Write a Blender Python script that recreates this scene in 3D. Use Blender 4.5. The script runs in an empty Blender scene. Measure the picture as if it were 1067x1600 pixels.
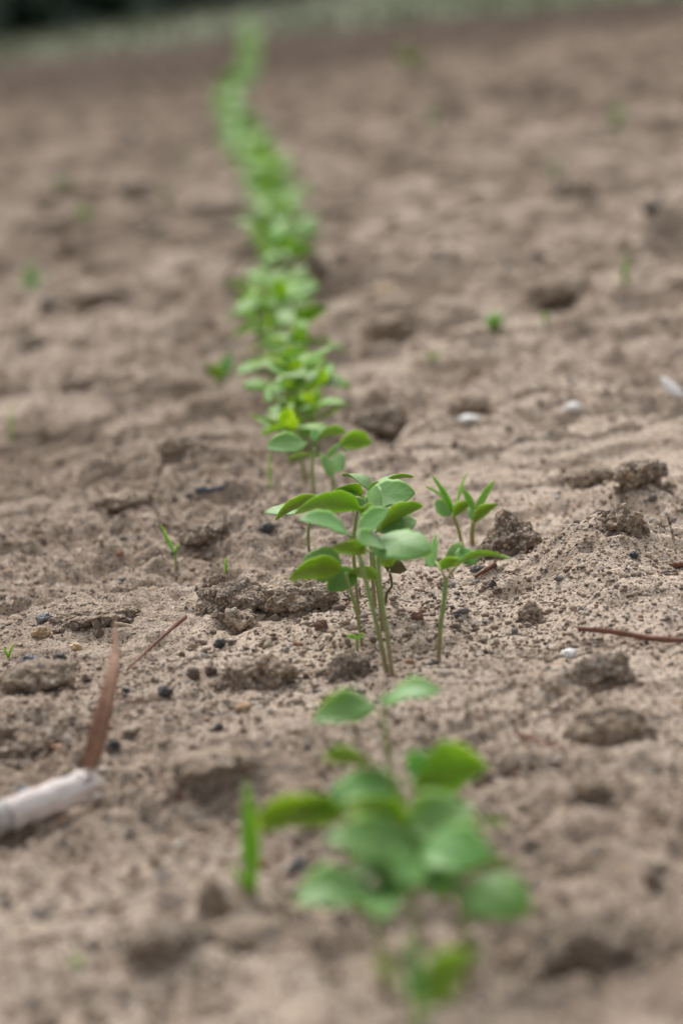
import bpy, math, random
import numpy as np
from mathutils import Vector, Matrix, Euler

random.seed(7)
rng = np.random.default_rng(11)
scene = bpy.context.scene
COL = scene.collection
R = math.radians

# ------------------------------------------------------------------ camera
IW, IH = 1067.0, 1600.0
LENS = 100.0
FPX = LENS / 36.0 * IH
CAM_H = 0.19
PITCH = math.atan(845.0 / FPX)
ROLL = R(-6.8)
cam_data = bpy.data.cameras.new('camera')
cam = bpy.data.objects.new('camera', cam_data)
COL.objects.link(cam)
cam_data.sensor_fit = 'VERTICAL'
cam_data.sensor_height = 36.0
cam_data.lens = LENS
cam_data.clip_start = 0.02
cam_data.clip_end = 2000.0
CAM_M = Matrix.Rotation(math.pi / 2 - PITCH, 4, 'X') @ Matrix.Rotation(ROLL, 4, 'Z')
cam.matrix_world = Matrix.Translation((0, 0, CAM_H)) @ CAM_M
scene.camera = cam
cam_data.dof.use_dof = True
cam_data.dof.focus_distance = 0.85
cam_data.dof.aperture_fstop = 10.2
cam_data.dof.aperture_blades = 0

# ------------------------------------------------------------------ light
SUN_EL, SUN_AZ = R(52), R(-12)        # azimuth measured from +Y towards +X
world = bpy.data.worlds.new('World')
scene.world = world
world.use_nodes = True
wn = world.node_tree
wn.nodes.clear()
sky = wn.nodes.new('ShaderNodeTexSky')
sky.sky_type = 'NISHITA'
sky.sun_disc = False
sky.sun_elevation = SUN_EL
sky.sun_rotation = SUN_AZ
sky.dust_density = 4.0
sky.air_density = 1.0
hsv = wn.nodes.new('ShaderNodeHueSaturation')
hsv.inputs['Saturation'].default_value = 0.15      # cloud cover: a nearly grey sky
bg = wn.nodes.new('ShaderNodeBackground')
bg.inputs['Strength'].default_value = 0.12
wo = wn.nodes.new('ShaderNodeOutputWorld')
wn.links.new(sky.outputs[0], hsv.inputs['Color'])
wn.links.new(hsv.outputs[0], bg.inputs['Color'])
wn.links.new(bg.outputs[0], wo.inputs['Surface'])
sun_data = bpy.data.lights.new('sun', 'SUN')
sun_data.energy = 1.5
sun_data.angle = R(30)
sun_data.color = (1.0, 0.95, 0.88)
sun = bpy.data.objects.new('sun', sun_data)
COL.objects.link(sun)
sd = Vector((math.sin(SUN_AZ) * math.cos(SUN_EL), math.cos(SUN_AZ) * math.cos(SUN_EL), math.sin(SUN_EL)))
sun.rotation_euler = sd.to_track_quat('Z', 'Y').to_euler()
scene.view_settings.view_transform = 'Standard'
scene.view_settings.look = 'None'
scene.view_settings.exposure = 0.68
scene.view_settings.gamma = 1.0
scene.view_settings.use_curve_mapping = False
scene.cycles.use_denoising = True
scene.cycles.max_bounces = 8

# ------------------------------------------------------------------ numpy noise
def _hash(ix, iy, seed):
    h = (ix.astype(np.int64) * 374761393 + iy.astype(np.int64) * 668265263 + seed * 1442695041) & 0xFFFFFFFF
    h = ((h ^ (h >> 13)) * 1274126177) & 0xFFFFFFFF
    h = ((h ^ (h >> 16)) * 2246822519) & 0xFFFFFFFF
    return (h ^ (h >> 15)) & 0xFFFFFFFF

def rnd(ix, iy, seed):
    return _hash(ix, iy, seed) / 4294967295.0

def gnoise(x, y, wl, seed):
    u, v = x / wl, y / wl
    ix, iy = np.floor(u), np.floor(v)
    fx, fy = u - ix, v - iy
    sx = fx * fx * fx * (fx * (fx * 6 - 15) + 10)
    sy = fy * fy * fy * (fy * (fy * 6 - 15) + 10)
    def g(dx, dy):
        a = rnd(ix + dx, iy + dy, seed) * 2 * np.pi
        return np.cos(a) * (fx - dx) + np.sin(a) * (fy - dy)
    a = g(0, 0) + (g(1, 0) - g(0, 0)) * sx
    b = g(0, 1) + (g(1, 1) - g(0, 1)) * sx
    return (a + (b - a) * sy) * 1.5

def sstep(a, b, x):
    t = np.clip((x - a) / (b - a), 0, 1)
    return t * t * (3 - 2 * t)

def clods(x, y, cell, rmin, rmax, prob, seed, flat=0.75):
    """Height of rounded lumps strewn one per cell (some cells empty)."""
    ix, iy = np.floor(x / cell), np.floor(y / cell)
    out = np.zeros_like(x)
    for dx in (-1, 0, 1):
        for dy in (-1, 0, 1):
            cx, cy = ix + dx, iy + dy
            on = rnd(cx, cy, seed) < prob
            px = (cx + 0.15 + 0.7 * rnd(cx, cy, seed + 1)) * cell
            py = (cy + 0.15 + 0.7 * rnd(cx, cy, seed + 2)) * cell
            q = rnd(cx, cy, seed + 3)
            r = rmin + (rmax - rmin) * q * q
            an = rnd(cx, cy, seed + 4) * np.pi
            el = 0.65 + 0.5 * rnd(cx, cy, seed + 5)
            ca, sa = np.cos(an), np.sin(an)
            ax = (x - px) * ca + (y - py) * sa
            ay = ((y - py) * ca - (x - px) * sa) / el
            d2 = (ax * ax + ay * ay) / (r * r)
            hgt = np.where(on, r * flat * np.sqrt(np.clip(1 - d2, 0, 1)), 0)
            out = np.maximum(out, hgt)
    return out

# hand placed swells and hollows of the seed bed: x, y, radius x, radius y, height (filled in below)
SWELLS = []

def H(x, y):
    x = np.asarray(x, float); y = np.asarray(y, float)
    far = sstep(2.0, 5.0, y)
    nd = 0.18 + 0.82 * sstep(0.75, 1.2, y)
    wx = x + 0.012 * gnoise(x, y, 0.05, 91)
    wy = y + 0.012 * gnoise(x, y, 0.05, 92)
    h = 0.007 * gnoise(x, y, 0.9, 1) + 0.006 * gnoise(wx, wy, 0.28, 2) + 0.0045 * gnoise(wx, wy, 0.11, 3)
    crust = gnoise(wx, wy, 0.065, 4)
    nc = 0.5 + 0.5 * sstep(0.9, 1.3, y)
    h = h + nc * 0.0052 * sstep(-0.08, 0.05, crust) + nc * 0.0045 * sstep(0.2, 0.28, crust)
    big = gnoise(wx * 0.75, wy, 0.16, 16)
    nb = 0.12 + 0.88 * sstep(0.95, 1.5, y)
    h = h + nb * 0.007 * sstep(0.02, 0.16, big) - nb * 0.005 * sstep(0.18, 0.4, gnoise(wx, wy, 0.10, 17))
    c2 = gnoise(wx * 0.8, wy, 0.034, 5)
    h = h + (0.4 + 0.6 * nd) * 0.003 * sstep(-0.05, 0.05, c2) - (0.3 + 0.7 * nd) * 0.004 * sstep(0.25, 0.5, gnoise(wx, wy, 0.045, 6))
    rough = sstep(-0.25, 0.25, gnoise(x, y, 0.17, 7))
    bx = wx + 0.004 * gnoise(x, y, 0.011, 93)
    by = wy + 0.004 * gnoise(x, y, 0.011, 94)
    h = h + nd * clods(bx, by, 0.075, 0.008, 0.024, 0.45, 100, 0.62)
    h = h + clods(bx, by, 0.028, 0.003, 0.0090, 0.42, 200, 0.5) * (0.6 + 0.4 * nd) * (0.12 + 0.88 * rough)
    bx = x + 0.0012 * gnoise(x, y, 0.004, 95)
    by = y + 0.0012 * gnoise(x, y, 0.004, 96)
    near = 1 - far
    h = h + clods(bx, by, 0.009, 0.0008, 0.0030, 0.45, 300, 0.6) * (0.05 + 0.8 * rough) * near
    h = h + 0.0026 * gnoise(wx, wy, 0.021, 18) * (0.3 + rough) + 0.0016 * np.abs(gnoise(x, y, 0.012, 19)) * rough
    h = h + (0.0018 * gnoise(x, y, 0.013, 8) * (0.35 + rough) + 0.0017 * gnoise(x, y, 0.0065, 9) * (0.4 + rough) + 0.0009 * gnoise(x, y, 0.0031, 10) * (0.5 + 0.6 * rough)) * near
    # drying cracks
    ck = np.abs(gnoise(wx, wy, 0.07, 12)) + 0.10 * np.abs(gnoise(x, y, 0.006, 13))
    h = h - 0.003 * (1 - sstep(0.0, 0.035, ck)) * sstep(0.1, 0.4, gnoise(x, y, 0.3, 14)) * near
    for sx, sy, rx, ry, hh in SWELLS:
        dx, dy = (x - sx) / rx, (y - sy) / ry
        d = dx * dx + dy * dy + 0.35 * gnoise(x, y, 0.03, 15)
        h = h + hh * np.exp(-np.clip(d, 0, 30) * 1.2)
    # the field flattens out towards its edge
    h = h * (1 - 0.55 * sstep(7.0, 11.0, y))
    return h

CM = np.array(CAM_M.to_3x3())
def ray(px, py):
    d = np.array([(px - IW / 2) / FPX, -(py - IH / 2) / FPX, -1.0])
    d = CM @ d
    return d / d[1]                      # scaled so that y advances by 1
def pt(px, py, D):
    d = ray(px, py)
    return Vector((d[0] * D, D, CAM_H + d[2] * D))
def at(px, py, z=None):
    """Ground point seen at a pixel of the photograph."""
    d = ray(px, py)
    if z is not None:
        D = (z - CAM_H) / d[2]
        return Vector((d[0] * D, D, z))
    D0 = -CAM_H / d[2] if d[2] < -1e-4 else 30.0
    ts = np.linspace(max(0.3, D0 * 0.72), D0 * 1.3, 900)
    zz = CAM_H + d[2] * ts
    hh = H(d[0] * ts, ts)
    k = np.argmax(hh >= zz)
    t = ts[k] if hh[k] >= zz[k] else D0
    return Vector((d[0] * t, t, float(H(np.array([d[0] * t]), np.array([t]))[0])))
def gz(x, y):
    return float(H(np.array([x]), np.array([y]))[0])

def swell(px, py, wpx, dpt, hh):
    p = at(px, py, 0.0)
    SWELLS.append((p.x, p.y, wpx / FPX * p.y / 2, dpt, hh))
swell(945, 905, 230, 0.036, 0.011)       # mound right of the seedlings
swell(1010, 800, 190, 0.04, 0.003)
swell(470, 965, 330, 0.03, 0.007)        # rise under the dark clods
swell(150, 985, 220, 0.03, 0.006)
swell(190, 905, 330, 0.035, -0.006)
swell(600, 700, 110, 0.05, -0.009)       # hollow right of the row
swell(330, 850, 120, 0.03, -0.007)
swell(960, 1090, 200, 0.02, 0.006)
swell(330, 1450, 230, 0.018, 0.006)
swell(430, 1000, 500, 0.02, -0.002)
swell(607, 1052, 26, 0.004, 0.0012)
swell(684, 1033, 18, 0.003, 0.001)
swell(600, 945, 40, 0.006, 0.0015)

# ------------------------------------------------------------------ materials
def mat(name):
    m = bpy.data.materials.new(name)
    m.use_nodes = True
    nt = m.node_tree
    b = nt.nodes['Principled BSDF']
    return m, nt, b
def node(nt, t, **kw):
    n = nt.nodes.new(t)
    for k, v in kw.items():
        if k in n.inputs:
            n.inputs[k].default_value = v
        else:
            setattr(n, k, v)
    return n
def mixc(nt, fac, a, b, mode='MIX'):
    n = nt.nodes.new('ShaderNodeMix'); n.data_type = 'RGBA'; n.blend_type = mode
    for s, v in ((0, fac), (6, a), (7, b)):
        if isinstance(v, (int, float)): n.inputs[s].default_value = v
        elif isinstance(v, tuple): n.inputs[s].default_value = (*v, 1) if len(v) == 3 else v
        else: nt.links.new(v, n.inputs[s])
    return n.outputs[2]
def ramp(nt, fac, stops, interp='LINEAR'):
    n = nt.nodes.new('ShaderNodeValToRGB')
    cr = n.color_ramp; cr.interpolation = interp
    while len(cr.elements) < len(stops): cr.elements.new(0.5)
    for e, (p, c) in zip(cr.elements, stops):
        e.position = p
        e.color = (c, c, c, 1) if isinstance(c, (int, float)) else (*c, 1)
    nt.links.new(fac, n.inputs[0])
    return n.outputs[0]
def coords(nt, kind='Object'):
    return nt.nodes.new('ShaderNodeTexCoord').outputs[kind]
def noise(nt, vec, scale, detail=4, rough=0.55):
    n = node(nt, 'ShaderNodeTexNoise', Scale=scale, Detail=detail, Roughness=rough)
    nt.links.new(vec, n.inputs['Vector'])
    return n.outputs['Fac']
def cells(nt, vec, scale, out='Color'):
    n = node(nt, 'ShaderNodeTexVoronoi', Scale=scale)
    nt.links.new(vec, n.inputs['Vector'])
    return n.outputs[out]
def sep(nt, c):
    n = nt.nodes.new('ShaderNodeSeparateColor'); nt.links.new(c, n.inputs[0]); return n.outputs
def bump(nt, h, strength, dist, prev=None):
    n = node(nt, 'ShaderNodeBump', Strength=strength, Distance=dist)
    nt.links.new(h, n.inputs['Height'])
    if prev: nt.links.new(prev, n.inputs['Normal'])
    return n.outputs[0]

SAND = (0.395, 0.300, 0.225)
def soil(name, dry, wet, use_attr=False, wetbias=0.5):
    m, nt, b = mat(name)
    v = coords(nt)
    if not use_attr:
        v = nt.nodes.new('ShaderNodeNewGeometry').outputs['Position']
    mid = noise(nt, v, 22, 5, 0.6)
    if use_attr:
        at_ = nt.nodes.new('ShaderNodeAttribute'); at_.attribute_name = 'moist_shade'
        f = nt.nodes.new('ShaderNodeMath'); f.operation = 'ADD'; f.use_clamp = True
        nt.links.new(at_.outputs['Fac'], f.inputs[0])
        nt.links.new(ramp(nt, mid, [(0.45, 0.0), (0.72, 0.5)]), f.inputs[1])
        fac = f.outputs[0]
    else:
        fac = ramp(nt, mid, [(wetbias - 0.2, 0.0), (wetbias + 0.25, 1.0)])
    base = mixc(nt, fac, dry, wet)
    # small scale mottling of the fine earth
    fine = noise(nt, v, 260, 5, 0.7)
    base = mixc(nt, ramp(nt, fine, [(0.34, 0.6), (0.52, 0.0)]), base, tuple(c * 0.55 for c in dry))
    tint = noise(nt, v, 60, 3, 0.5)
    base = mixc(nt, ramp(nt, tint, [(0.45, 0.0), (0.75, 0.35)]), base, (0.33, 0.20, 0.12))
    # sand grains, each its own colour
    for sc, cut in ((1700, 0.62), (900, 0.86)):
        s = sep(nt, cells(nt, v, sc))
        grain = ramp(nt, s[0], [(0.0, (0.10, 0.08, 0.065)), (0.12, (0.20, 0.15, 0.112)), (0.32, (0.32, 0.25, 0.19)), (0.62, (0.50, 0.42, 0.33)),
                                (0.84, (0.42, 0.27, 0.16)), (0.88, (0.58, 0.52, 0.44)), (0.94, (0.24, 0.23, 0.22))], 'CONSTANT')
        on = ramp(nt, s[1], [(cut - 0.01, 0.0), (cut, 1.0)])
        base = mixc(nt, on, base, grain)
    if use_attr:                                 # damp earth is darker, grains included; far soil also carries painted relief shade
        base = mixc(nt, ramp(nt, at_.outputs['Fac'], [(0.15, 0.0), (1.0, 1.0)]), base, (0.46, 0.42, 0.385), 'MULTIPLY')
        sb = node(nt, 'ShaderNodeMath', operation='SUBTRACT'); sb.use_clamp = True; sb.inputs[1].default_value = 1.0
        nt.links.new(at_.outputs['Fac'], sb.inputs[0])
        base = mixc(nt, sb.outputs[0], base, (0.50, 0.45, 0.42), 'MULTIPLY')  # far strip darkened again, partly in place of its missing relief shade
    nt.links.new(base, b.inputs['Base Color'])
    b.inputs['Roughness'].default_value = 0.92
    b.inputs['Specular IOR Level'].default_value = 0.2
    h1 = cells(nt, v, 1400, 'Distance')
    h2 = noise(nt, v, 500, 6, 0.7)
    n = bump(nt, h2, 0.8, 0.0011)
    n = bump(nt, h1, 0.7, -0.0005, n)
    nt.links.new(n, b.inputs['Normal'])
    return m
M_SOIL = soil('sandy soil', (0.580, 0.470, 0.382), (0.300, 0.232, 0.182), True)
M_CLOD_DARK = soil('damp and shaded clod', (0.26, 0.205, 0.162), (0.13, 0.102, 0.08), wetbias=0.42)  # also serves where shade is painted as dark earth
M_CLOD = soil('dry clod', (0.38, 0.30, 0.228), (0.20, 0.155, 0.118))
M_CLOD_PALE = soil('pale crust', (0.46, 0.37, 0.29), (0.33, 0.26, 0.20), wetbias=0.6)

def grains_mat():
    m, nt, b = mat('sand and grit')
    a = nt.nodes.new('ShaderNodeAttribute'); a.attribute_name = 'tone'
    c = ramp(nt, a.outputs['Fac'], [(0.0, (0.06, 0.05, 0.043)), (0.05, (0.16, 0.115, 0.088)), (0.20, (0.24, 0.178, 0.13)), (0.50, (0.36, 0.28, 0.21)),
                                    (0.80, (0.48, 0.40, 0.31)), (0.91, (0.34, 0.18, 0.10)), (0.94, (0.54, 0.48, 0.41)), (0.985, (0.15, 0.145, 0.14))], 'CONSTANT')
    v = nt.nodes.new('ShaderNodeNewGeometry').outputs['Position']
    c = mixc(nt, ramp(nt, noise(nt, v, 900, 3), [(0.35, 0.45), (0.65, 0.0)]), c, (0.12, 0.09, 0.07))
    nt.links.new(c, b.inputs['Base Color'])
    b.inputs['Roughness'].default_value = 0.8
    return m
M_GRIT = grains_mat()

def pebble_mat(name, col, rough=0.6):
    m, nt, b = mat(name)
    v = nt.nodes.new('ShaderNodeNewGeometry').outputs['Position']
    c = mixc(nt, ramp(nt, noise(nt, v, 420, 5, 0.65), [(0.35, 0.0), (0.7, 1.0)]), col, tuple(min(1, x * 1.9 + 0.03) for x in col))
    dust = noise(nt, v, 180, 4)
    c = mixc(nt, ramp(nt, dust, [(0.52, 0.0), (0.72, 0.6)]), c, (0.34, 0.27, 0.2))
    nt.links.new(c, b.inputs['Base Color'])
    b.inputs['Roughness'].default_value = rough
    nt.links.new(bump(nt, noise(nt, v, 700, 4), 0.5, 0.0006), b.inputs['Normal'])
    return m
M_PEB = {
    'black': pebble_mat('black pebble', (0.018, 0.017, 0.018)),
    'slate': pebble_mat('slate pebble', (0.075, 0.082, 0.095)),
    'rust': pebble_mat('rust crumb', (0.105, 0.05, 0.034), 0.9),
    'ochre': pebble_mat('ochre pebble', (0.31, 0.21, 0.115)),
    'brown': pebble_mat('brown pebble', (0.085, 0.05, 0.038)),
    'white': pebble_mat('white flake', (0.62, 0.60, 0.58)),
}

def leaf_mat(name, top, under, back_glow=0.5, sheen_rough=0.44, vary=0.12):
    m, nt, b = mat(name)
    a = nt.nodes.new('ShaderNodeAttribute'); a.attribute_name = 'under'
    ac = nt.nodes.new('ShaderNodeAttribute'); ac.attribute_name = 'across'
    oi = nt.nodes.new('ShaderNodeObjectInfo')
    v = coords(nt)
    t = mixc(nt, ramp(nt, noise(nt, v, 120, 3), [(0.35, 0.0), (0.7, 0.5)]), top, tuple(c * 0.72 for c in top))
    # faint paler midrib
    t = mixc(nt, ramp(nt, ac.outputs['Fac'], [(0.46, 0.0), (0.5, 0.30), (0.54, 0.0)]), t, tuple(min(1, c * 1.5 + 0.02) for c in top))
    al = nt.nodes.new('ShaderNodeAttribute'); al.attribute_name = 'along'
    def mth(op, x, y=None):
        n_ = nt.nodes.new('ShaderNodeMath'); n_.operation = op
        for i_, q_ in enumerate((x, y)):
            if q_ is None: continue
            if isinstance(q_, (int, float)): n_.inputs[i_].default_value = q_
            else: nt.links.new(q_, n_.inputs[i_])
        return n_.outputs[0]
    off = mth('ABSOLUTE', mth('SUBTRACT', ac.outputs['Fac'], 0.5))
    wob = mth('MULTIPLY', noise(nt, v, 220, 2), 0.9)
    vein = mth('ABSOLUTE', mth('SINE', mth('ADD', mth('SUBTRACT', mth('MULTIPLY', al.outputs['Fac'], 17.0), mth('MULTIPLY', off, 9.0)), wob)))
    veins = ramp(nt, vein, [(0.0, 1.0), (0.16, 0.0)])
    c = mixc(nt, a.outputs['Fac'], t, under)
    c = mixc(nt, mth('MULTIPLY', veins, 0.22), c, tuple(min(1, q * 1.7 + 0.02) for q in under))
    c = mixc(nt, ramp(nt, noise(nt, v, 90, 4, 0.6), [(0.40, 0.0), (0.75, 0.45)]), c, tuple(q * 0.6 for q in top))
    # specks of dried mud
    c = mixc(nt, ramp(nt, noise(nt, v, 650, 3, 0.6), [(0.69, 0.0), (0.74, 0.7)]), c, (0.30, 0.24, 0.17))
    hs = nt.nodes.new('ShaderNodeHueSaturation')
    nt.links.new(c, hs.inputs['Color'])
    mr = node(nt, 'ShaderNodeMapRange'); mr.inputs[3].default_value = 1 - vary; mr.inputs[4].default_value = 1 + vary * 1.4
    nt.links.new(oi.outputs['Random'], mr.inputs[0]); nt.links.new(mr.outputs[0], hs.inputs['Value'])
    mh = node(nt, 'ShaderNodeMapRange'); mh.inputs[3].default_value = 0.486; mh.inputs[4].default_value = 0.508
    nt.links.new(oi.outputs['Random'], mh.inputs[0]); nt.links.new(mh.outputs[0], hs.inputs['Hue'])
    nt.links.new(hs.outputs[0], b.inputs['Base Color'])
    b.inputs['Roughness'].default_value = sheen_rough
    b.inputs['Subsurface Weight'].default_value = back_glow
    b.inputs['Subsurface Radius'].default_value = (0.80, 1.0, 0.20)
    b.inputs['Subsurface Scale'].default_value = 0.0012
    b.inputs['Specular IOR Level'].default_value = 0.20
    n_ = bump(nt, noise(nt, v, 400, 3), 0.15, 0.0004)
    nt.links.new(bump(nt, veins, 0.35, -0.00025, n_), b.inputs['Normal'])
    return m
M_LEAF = leaf_mat('cotyledon leaf', (0.138, 0.285, 0.080), (0.140, 0.225, 0.020), 0.65)
M_YOUNG = leaf_mat('young leaf', (0.155, 0.290, 0.036), (0.155, 0.265, 0.020), 0.7)
M_ROW = leaf_mat('crowded row leaf', (0.115, 0.275, 0.028), (0.140, 0.260, 0.016), 0.7, 0.5)
M_BLADE = leaf_mat('grass blade', (0.150, 0.320, 0.035), (0.130, 0.280, 0.028), 0.7)

def stem_mat(name, lo, hi):
    m, nt, b = mat(name)
    a = nt.nodes.new('ShaderNodeAttribute'); a.attribute_name = 'along'
    v = coords(nt)
    c = ramp(nt, a.outputs['Fac'], [(0.0, lo), (0.28, tuple((x + y) / 2 for x, y in zip(lo, hi))), (0.6, hi), (1.0, tuple(x * 1.15 for x in hi))])
    c = mixc(nt, ramp(nt, noise(nt, v, 600, 3), [(0.4, 0.0), (0.7, 0.4)]), c, tuple(x * 0.55 for x in hi))
    nt.links.new(c, b.inputs['Base Color'])
    b.inputs['Roughness'].default_value = 0.45
    b.inputs['Subsurface Weight'].default_value = 0.4
    b.inputs['Subsurface Radius'].default_value = (0.6, 1.0, 0.3)
    b.inputs['Subsurface Scale'].default_value = 0.001
    return m
M_STEM = stem_mat('seedling stem', (0.27, 0.17, 0.105), (0.215, 0.31, 0.09))
M_STEM_PINK = stem_mat('pinkish weed stem', (0.36, 0.19, 0.10), (0.24, 0.25, 0.07))

def dry_mat(name, a_, b_, scale=200, stretch=(1, 1, 1), rough=0.8):
    m, nt, b = mat(name)
    mp = node(nt, 'ShaderNodeMapping'); mp.inputs['Scale'].default_value = stretch
    nt.links.new(coords(nt), mp.inputs[0])
    f = noise(nt, mp.outputs[0], scale, 5, 0.65)
    nt.links.new(mixc(nt, ramp(nt, f, [(0.35, 0.0), (0.68, 1.0)]), a_, b_), b.inputs['Base Color'])
    b.inputs['Roughness'].default_value = rough
    nt.links.new(bump(nt, f, 0.5, 0.0006), b.inputs['Normal'])
    return m
M_TWIG = dry_mat('red brown twig', (0.20, 0.085, 0.05), (0.11, 0.048, 0.032), 300)
M_DRYLEAF = dry_mat('dry brown blade', (0.30, 0.165, 0.10), (0.17, 0.082, 0.05), 260)
M_REED = dry_mat('bleached stalk', (0.80, 0.74, 0.72), (0.56, 0.48, 0.45), 160, (0.35, 1.6, 3.0))
M_REEDGREY = dry_mat('weathered stalk end', (0.30, 0.31, 0.31), (0.52, 0.47, 0.45), 130)
M_CHAFF = dry_mat('pale chaff', (0.50, 0.42, 0.32), (0.36, 0.28, 0.2), 300)
M_BLUE = dry_mat('slate blue chip', (0.07, 0.09, 0.125), (0.045, 0.055, 0.075), 300)
M_WITHER = dry_mat('withered leaf', (0.13, 0.11, 0.04), (0.07, 0.075, 0.025), 300)
M_WHITE = dry_mat('white shell', (0.80, 0.79, 0.78), (0.68, 0.66, 0.64), 200)

# ------------------------------------------------------------------ mesh helpers
def mesh_obj(name, V, F, m, parent=None, smooth=True, attrs=None):
    me = bpy.data.meshes.new(name)
    me.from_pydata([tuple(v) for v in V], [], F)
    if smooth: me.polygons.foreach_set('use_smooth', [True] * len(F))
    me.materials.append(m)
    if attrs:
        for k, arr in attrs.items():
            at_ = me.attributes.new(k, 'FLOAT', 'POINT')
            at_.data.foreach_set('value', np.asarray(arr, dtype=np.float32))
    me.update()
    o = bpy.data.objects.new(name, me)
    COL.objects.link(o)
    if parent: o.parent = parent
    return o
def tag(o, label, cat, group=None, kind=None):
    if label: o['label'] = label
    if cat: o['category'] = cat
    if group: o['group'] = group
    if kind: o['kind'] = kind
    return o
def empty(name, loc, label, cat, group=None):
    o = bpy.data.objects.new(name, None)
    o.empty_display_size = 0.01
    o.location = loc
    COL.objects.link(o)
    return tag(o, label, cat, group)

def grid_tris(nu, nv, off=0, flip=False):
    F = []
    for i in range(nu - 1):
        for j in range(nv - 1):
            a = off + i * nv + j
            q = (a, a + nv, a + nv + 1, a + 1)
            F.append(q[::-1] if flip else q)
    return F

def leaf_mesh_data(P0, P1, width, nrm, arch=0.12, cup=0.12, shape='oval', thick=0.00035, petiole=0.12, twist=0.0, fold=0.0, nu=13, nv=7, wave=0.0, seed=0):
    """Closed leaf blade from P0 to P1; nrm roughly the upper side's direction. Returns verts, faces, attrs."""
    P0, P1 = Vector(P0), Vector(P1)
    ax = P1 - P0; L = ax.length; ax.normalize()
    side = nrm.cross(ax).normalized()
    up = ax.cross(side).normalized()
    V, A, U, Al = [], [], [], []
    for layer in (0, 1):
        for i in range(nu):
            t = i / (nu - 1)
            if shape == 'oval':
                tt = max(0.0, (t - petiole) / (1 - petiole))
                w = (math.sin(math.pi * min(1, tt ** 0.80)) ** 0.62) if tt > 0 else 0
                if tt > 0.5: w = max(w, 0) 
                w = max(w, 0.10 if t < 0.9 else 0.02)
            elif shape == 'lance':
                w = max(0.06 if t < 0.5 else 0.0, (max(0, t) ** 0.55) * ((1 - t) ** 0.85) * 1.75)
            else:  # blade of grass
                w = min(1, 0.45 + t * 1.5) * (1 - t ** 3.0)
            w *= width / 2 * (1 + 0.035 * math.sin(t * 19 + seed * 2.1) + 0.03 * math.sin(t * 31 + seed))
            for j in range(nv):
                s = -1 + 2 * j / (nv - 1)
                z = arch * L * (4 * t * (1 - t)) * 0.5 - cup * 0 + cup * w * (s * s)
                if fold: z += fold * w * abs(s)
                a = twist * t
                lx, lz = s * w * math.cos(a) , s * w * math.sin(a)
                if wave: z += wave * width * math.sin(t * 7 + s * 2 + seed) * abs(s)
                p = P0 + ax * (L * t) + side * lx + up * (z + lz)
                th = thick * (1 - 0.55 * abs(s)) * (1 if t < 0.98 else 0.5)
                if layer: p = p - up * th
                V.append(p); A.append(float(layer)); U.append((s + 1) / 2); Al.append(t)
    n = nu * nv
    F = grid_tris(nu, nv, 0, True) + grid_tris(nu, nv, n, False)
    for i in range(nu - 1):
        a, b = i * nv, (i + 1) * nv
        F.append((a, b, n + b, n + a))
        a, b = i * nv + nv - 1, (i + 1) * nv + nv - 1
        F.append((a, n + a, n + b, b))
    for j in range(nv - 1):
        F.append((j, n + j, n + j + 1, j + 1))
        a = (nu - 1) * nv + j
        F.append((a, a + 1, n + a + 1, n + a))
    return V, F, {'under': A, 'across': U, 'along': Al}

def tube_data(pts, radii, n=8, jitter=0.0, seed=0):
    r_ = random.Random(seed)
    pts = [Vector(p) for p in pts]
    V, F, Al = [], [], []
    prev = None
    for i, p in enumerate(pts):
        d = (pts[min(i + 1, len(pts) - 1)] - pts[max(i - 1, 0)]).normalized()
        ref = prev if prev else (Vector((1, 0, 0)) if abs(d.x) < 0.8 else Vector((0, 1, 0)))
        u = (ref - d * ref.dot(d)).normalized(); prev = u
        v = d.cross(u)
        for k in range(n):
            a = 2 * math.pi * k / n
            rr = radii[i] * (1 + jitter * (r_.random() - 0.5))
            V.append(p + u * math.cos(a) * rr + v * math.sin(a) * rr)
            Al.append(i / (len(pts) - 1))
    for i in range(len(pts) - 1):
        for k in range(n):
            a, b = i * n + k, i * n + (k + 1) % n
            F.append((a, b, b + n, a + n))
    F.append(tuple(range(n))[::-1]); F.append(tuple((len(pts) - 1) * n + k for k in range(n)))
    return V, F, {'along': Al}

def smooth_path(pts, n=14):
    """Catmull-Rom through the points."""
    P = [Vector(p) for p in pts]
    if len(P) == 2: return [P[0].lerp(P[1], i / (n - 1)) for i in range(n)]
    Q = [P[0] * 2 - P[1]] + P + [P[-1] * 2 - P[-2]]
    out = []
    for i in range(n):
        u = i / (n - 1) * (len(P) - 1)
        k = min(int(u), len(P) - 2); t = u - k
        a, b, c, d = Q[k], Q[k + 1], Q[k + 2], Q[k + 3]
        out.append(0.5 * ((2 * b) + (c - a) * t + (2 * a - 5 * b + 4 * c - d) * t * t + (3 * b - a - 3 * c + d) * t ** 3))
    return out

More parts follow.
